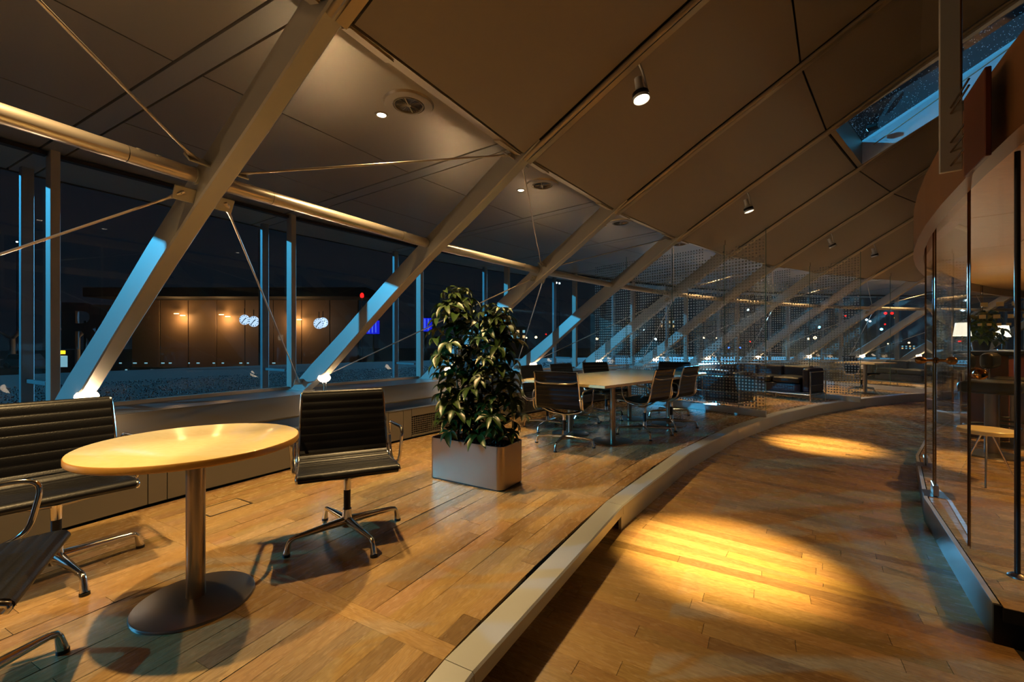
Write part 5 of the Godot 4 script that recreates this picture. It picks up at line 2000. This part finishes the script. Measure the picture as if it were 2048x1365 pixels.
func far_lights() -> void:
	# pixel x, pixel y, size in pixels, colour, words
	var list := [
		[1763, 659, 5.0, "lamp_cyan", "bright cyan floodlight right of the second glass screen"], [1771, 627, 5.0, "lamp_red", "red light, left one of a pair high at the right"], [1784, 627, 5.0, "lamp_red", "red light, right one of a pair high at the right"],
		[1756, 639, 4.0, "lamp_white", "white light below the pair of red lights"], [1733, 640, 4.0, "lamp_white", "white light left of the cyan floodlight, upper one"], [1740, 643, 3.5, "lamp_white", "white light left of the cyan floodlight, lower one"],
		[1757, 674, 4.0, "lamp_warm", "warm light just below the cyan floodlight"], [1770, 649, 3.0, "lamp_red", "small red light beside the cyan floodlight"], [1790, 636, 3.0, "lamp_yellow", "yellow light right of the red pair"],
		[1818, 686, 3.5, "lamp_warm", "warm light low beside the far beam"], [1831, 700, 3.0, "lamp_white", "white light low above the far sofa"], [1776, 688, 2.5, "lamp_warm", "faint warm light under the far beam"],
		[1640, 655, 6.0, "lamp_cyan", "cyan floodlight seen through the second glass screen"], [1630, 676, 6.0, "lamp_warm", "warm light cluster low in the second glass screen, right part"], [1617, 678, 4.0, "lamp_warm", "warm light cluster low in the second glass screen, left part"],
		[1612, 628, 3.0, "lamp_red", "red light high in the second glass screen, left"], [1691, 632, 3.0, "lamp_red", "red light high in the second glass screen, right"], [1496, 620, 4.0, "lamp_white", "white light above the twin lamps in the first glass screen"],
		[1498, 635, 4.0, "lamp_white", "white light below its twin near the edge of the first glass screen"], [1194, 678, 5.0, "lamp_warm", "warm white light in the first glass screen, left part"], [1311, 679, 5.0, "lamp_white", "white light in the first glass screen, middle"],
		[1287, 660, 3.0, "lamp_white", "tall white light strip in the first glass screen"], [1263, 633, 3.5, "lamp_warm", "orange light high in the first glass screen"], [1408, 676, 4.0, "lamp_warm", "warm light in the first glass screen, right part"],
		[1434, 677, 4.0, "lamp_warm", "warm light right of the middle in the first glass screen"], [1370, 687, 3.0, "lamp_warm", "small amber light low in the first glass screen"], [1458, 696, 4.0, "lamp_blue", "blue light low in the first glass screen, left"],
		[1480, 696, 4.0, "lamp_blue", "blue light low in the first glass screen, right"], [1500, 684, 3.0, "lamp_red", "red light low at the edge of the first glass screen"], [1072, 675, 5.0, "lamp_warm", "warm white light beside the third beam, brighter"],
		[1053, 676, 3.0, "lamp_warm", "warm white light beside the third beam, fainter"], [1092, 669, 2.5, "lamp_red", "red light beside the third beam"], [1113, 566, 3.5, "lamp_white", "white light high by the fourth mullion, right"],
		[1119, 567, 3.5, "lamp_white", "white light high by the fourth mullion, upper right"], [66, 484, 5.0, "lamp_cyan", "bright cyan light high at the left edge"], [34, 484, 3.0, "lamp_white", "small white light high at the left edge"],
		[355, 620, 2.5, "lamp_red", "red light above the left lamp of the stand-in hall"], [1905, 664, 3.0, "lamp_white", "white light seen through the door leaf"], [1979, 635, 3.0, "lamp_red", "red light seen over the counter lamps"], [1965, 613, 3.5, "lamp_white", "white light seen over the counter plant"],
	]
	for e in list:
		var d := 68.0 + fmod(e[0] * 7.3, 40.0)
		var at := far(e[0], e[1], d)
		var r: float = e[2] / 845.5 * d * 0.5
		var t := thing("mast_light", e[4], "light", Vector3(at.x, -5, at.z), Basis(), "distant lights over the apron")
		var h := at.y + 5.0
		var mb := MB.new()
		mb.tube([Vector3.ZERO, Vector3(0, h - r, 0)], [0.07, 0.04], 6)
		part(t, "mast", mb, M.terminal_dark)
		mb = MB.new()
		mb.lathe([Vector2(0, h - r), Vector2(r * 0.8, h - r * 0.6), Vector2(r, h), Vector2(r * 0.8, h + r * 0.6), Vector2(0, h + r)], 10, Transform3D(), 60.0)
		part(t, "lamp_head", mb, M[e[3]])
	# low buildings on the horizon
	for b in [[1803.0, 700.0, 30.0, 10.0, "white_paint", "low pale building with dark openings on the horizon at the right"], [1030.0, 682.0, 46.0, 26.0, "terminal_wall", "lit block behind the plant on the horizon"], [1330.0, 660.0, 30.0, 22.0, "terminal_dark", "dark control building in the first glass screen"]]:
		var d := 90.0
		var at := far(b[0], b[1], d)
		var w: float = b[2] / 845.5 * d
		var h: float = b[3] / 845.5 * d
		var t := thing("far_building", b[5], "building", Vector3(at.x, -5, at.z), Basis(), "buildings on the horizon")
		var mb := MB.new()
		mb.rbox(Vector3(0, (at.y + 5 + h) * 0.5, 0), Vector3(w, at.y + 5 + h, 3.0), 0.05)
		part(t, "walls", mb, M[b[4]])
		mb = MB.new()
		mb.rbox(Vector3(0, at.y + 5 + h + 0.1, 0), Vector3(w + 0.3, 0.2, 3.3), 0.03)
		part(t, "roof", mb, M.terminal_dark)
		for k in 4:
			for j in 2:
				mb = MB.new()
				mb.rbox(Vector3(lerpf(-w, w, (k + 0.5) / 4.0) * 0.5, at.y + 5 + h * (0.3 + 0.4 * j), 1.52), Vector3(w * 0.1, h * 0.2, 0.06), 0.01)
				part(t, "window", mb, M.lit_window_cool if (k + j) % 3 else M.lit_window_warm)

# ---------- everything ----------
func _ready() -> void:
	var cam := Camera3D.new()
	cam.name = "camera"
	cam.projection = Camera3D.PROJECTION_FRUSTUM
	cam.near = 0.05
	cam.far = 1000.0
	cam.size = 0.05 * 1365.0 / 845.5
	cam.frustum_offset = Vector2(0, 0.05 * 4.27 / 845.5)
	add_child(cam)
	cam.position = Vector3(0, 1.16, 0)
	cam.current = true
	var env := Environment.new()
	env.background_mode = Environment.BG_COLOR
	env.background_color = Color(0.03, 0.06, 0.09)
	env.tonemap_mode = Environment.TONE_MAPPER_LINEAR
	env.tonemap_exposure = 1.0
	env.sdfgi_enabled = true
	env.ssao_enabled = true
	env.ssil_enabled = true
	var we := WorldEnvironment.new()
	we.name = "environment"
	we.environment = env
	add_child(we)
	rng.seed = 20240
	materials()
	var i0 := -2
	var i1 := 13
	floors(i0, i1)
	window_wall(i0, i1)
	ceilings(i0, i1)
	closing_walls(i0, i1)
	glass_room(i1)
	roof_steel(-1, 12)
	fittings(-2, 10)
	chairs()
	tables()
	planter()
	glass_screen(3.6, 17.73, true, "glass screen with printed squares behind the meeting table")
	glass_screen(5.46, 17.46, true, "glass screen with printed squares behind the long sofa")
	glass_screen(7.2, 17.4, false, "clear glass screen beyond the small far table")
	sofa("long black leather sofa in chrome frame before the second glass screen", 18.0, 20.0, 5.02, -1.0, 3)
	sofa("black leather sofa seen through the printed squares of the first glass screen", 18.2, 20.1, 4.08, 1.0, 3)
	sofa("dark leather sofa far off behind the clear glass screen", 18.1, 19.6, 7.75, -1.0, 2)
	outside(i0, i1)
	print("built")
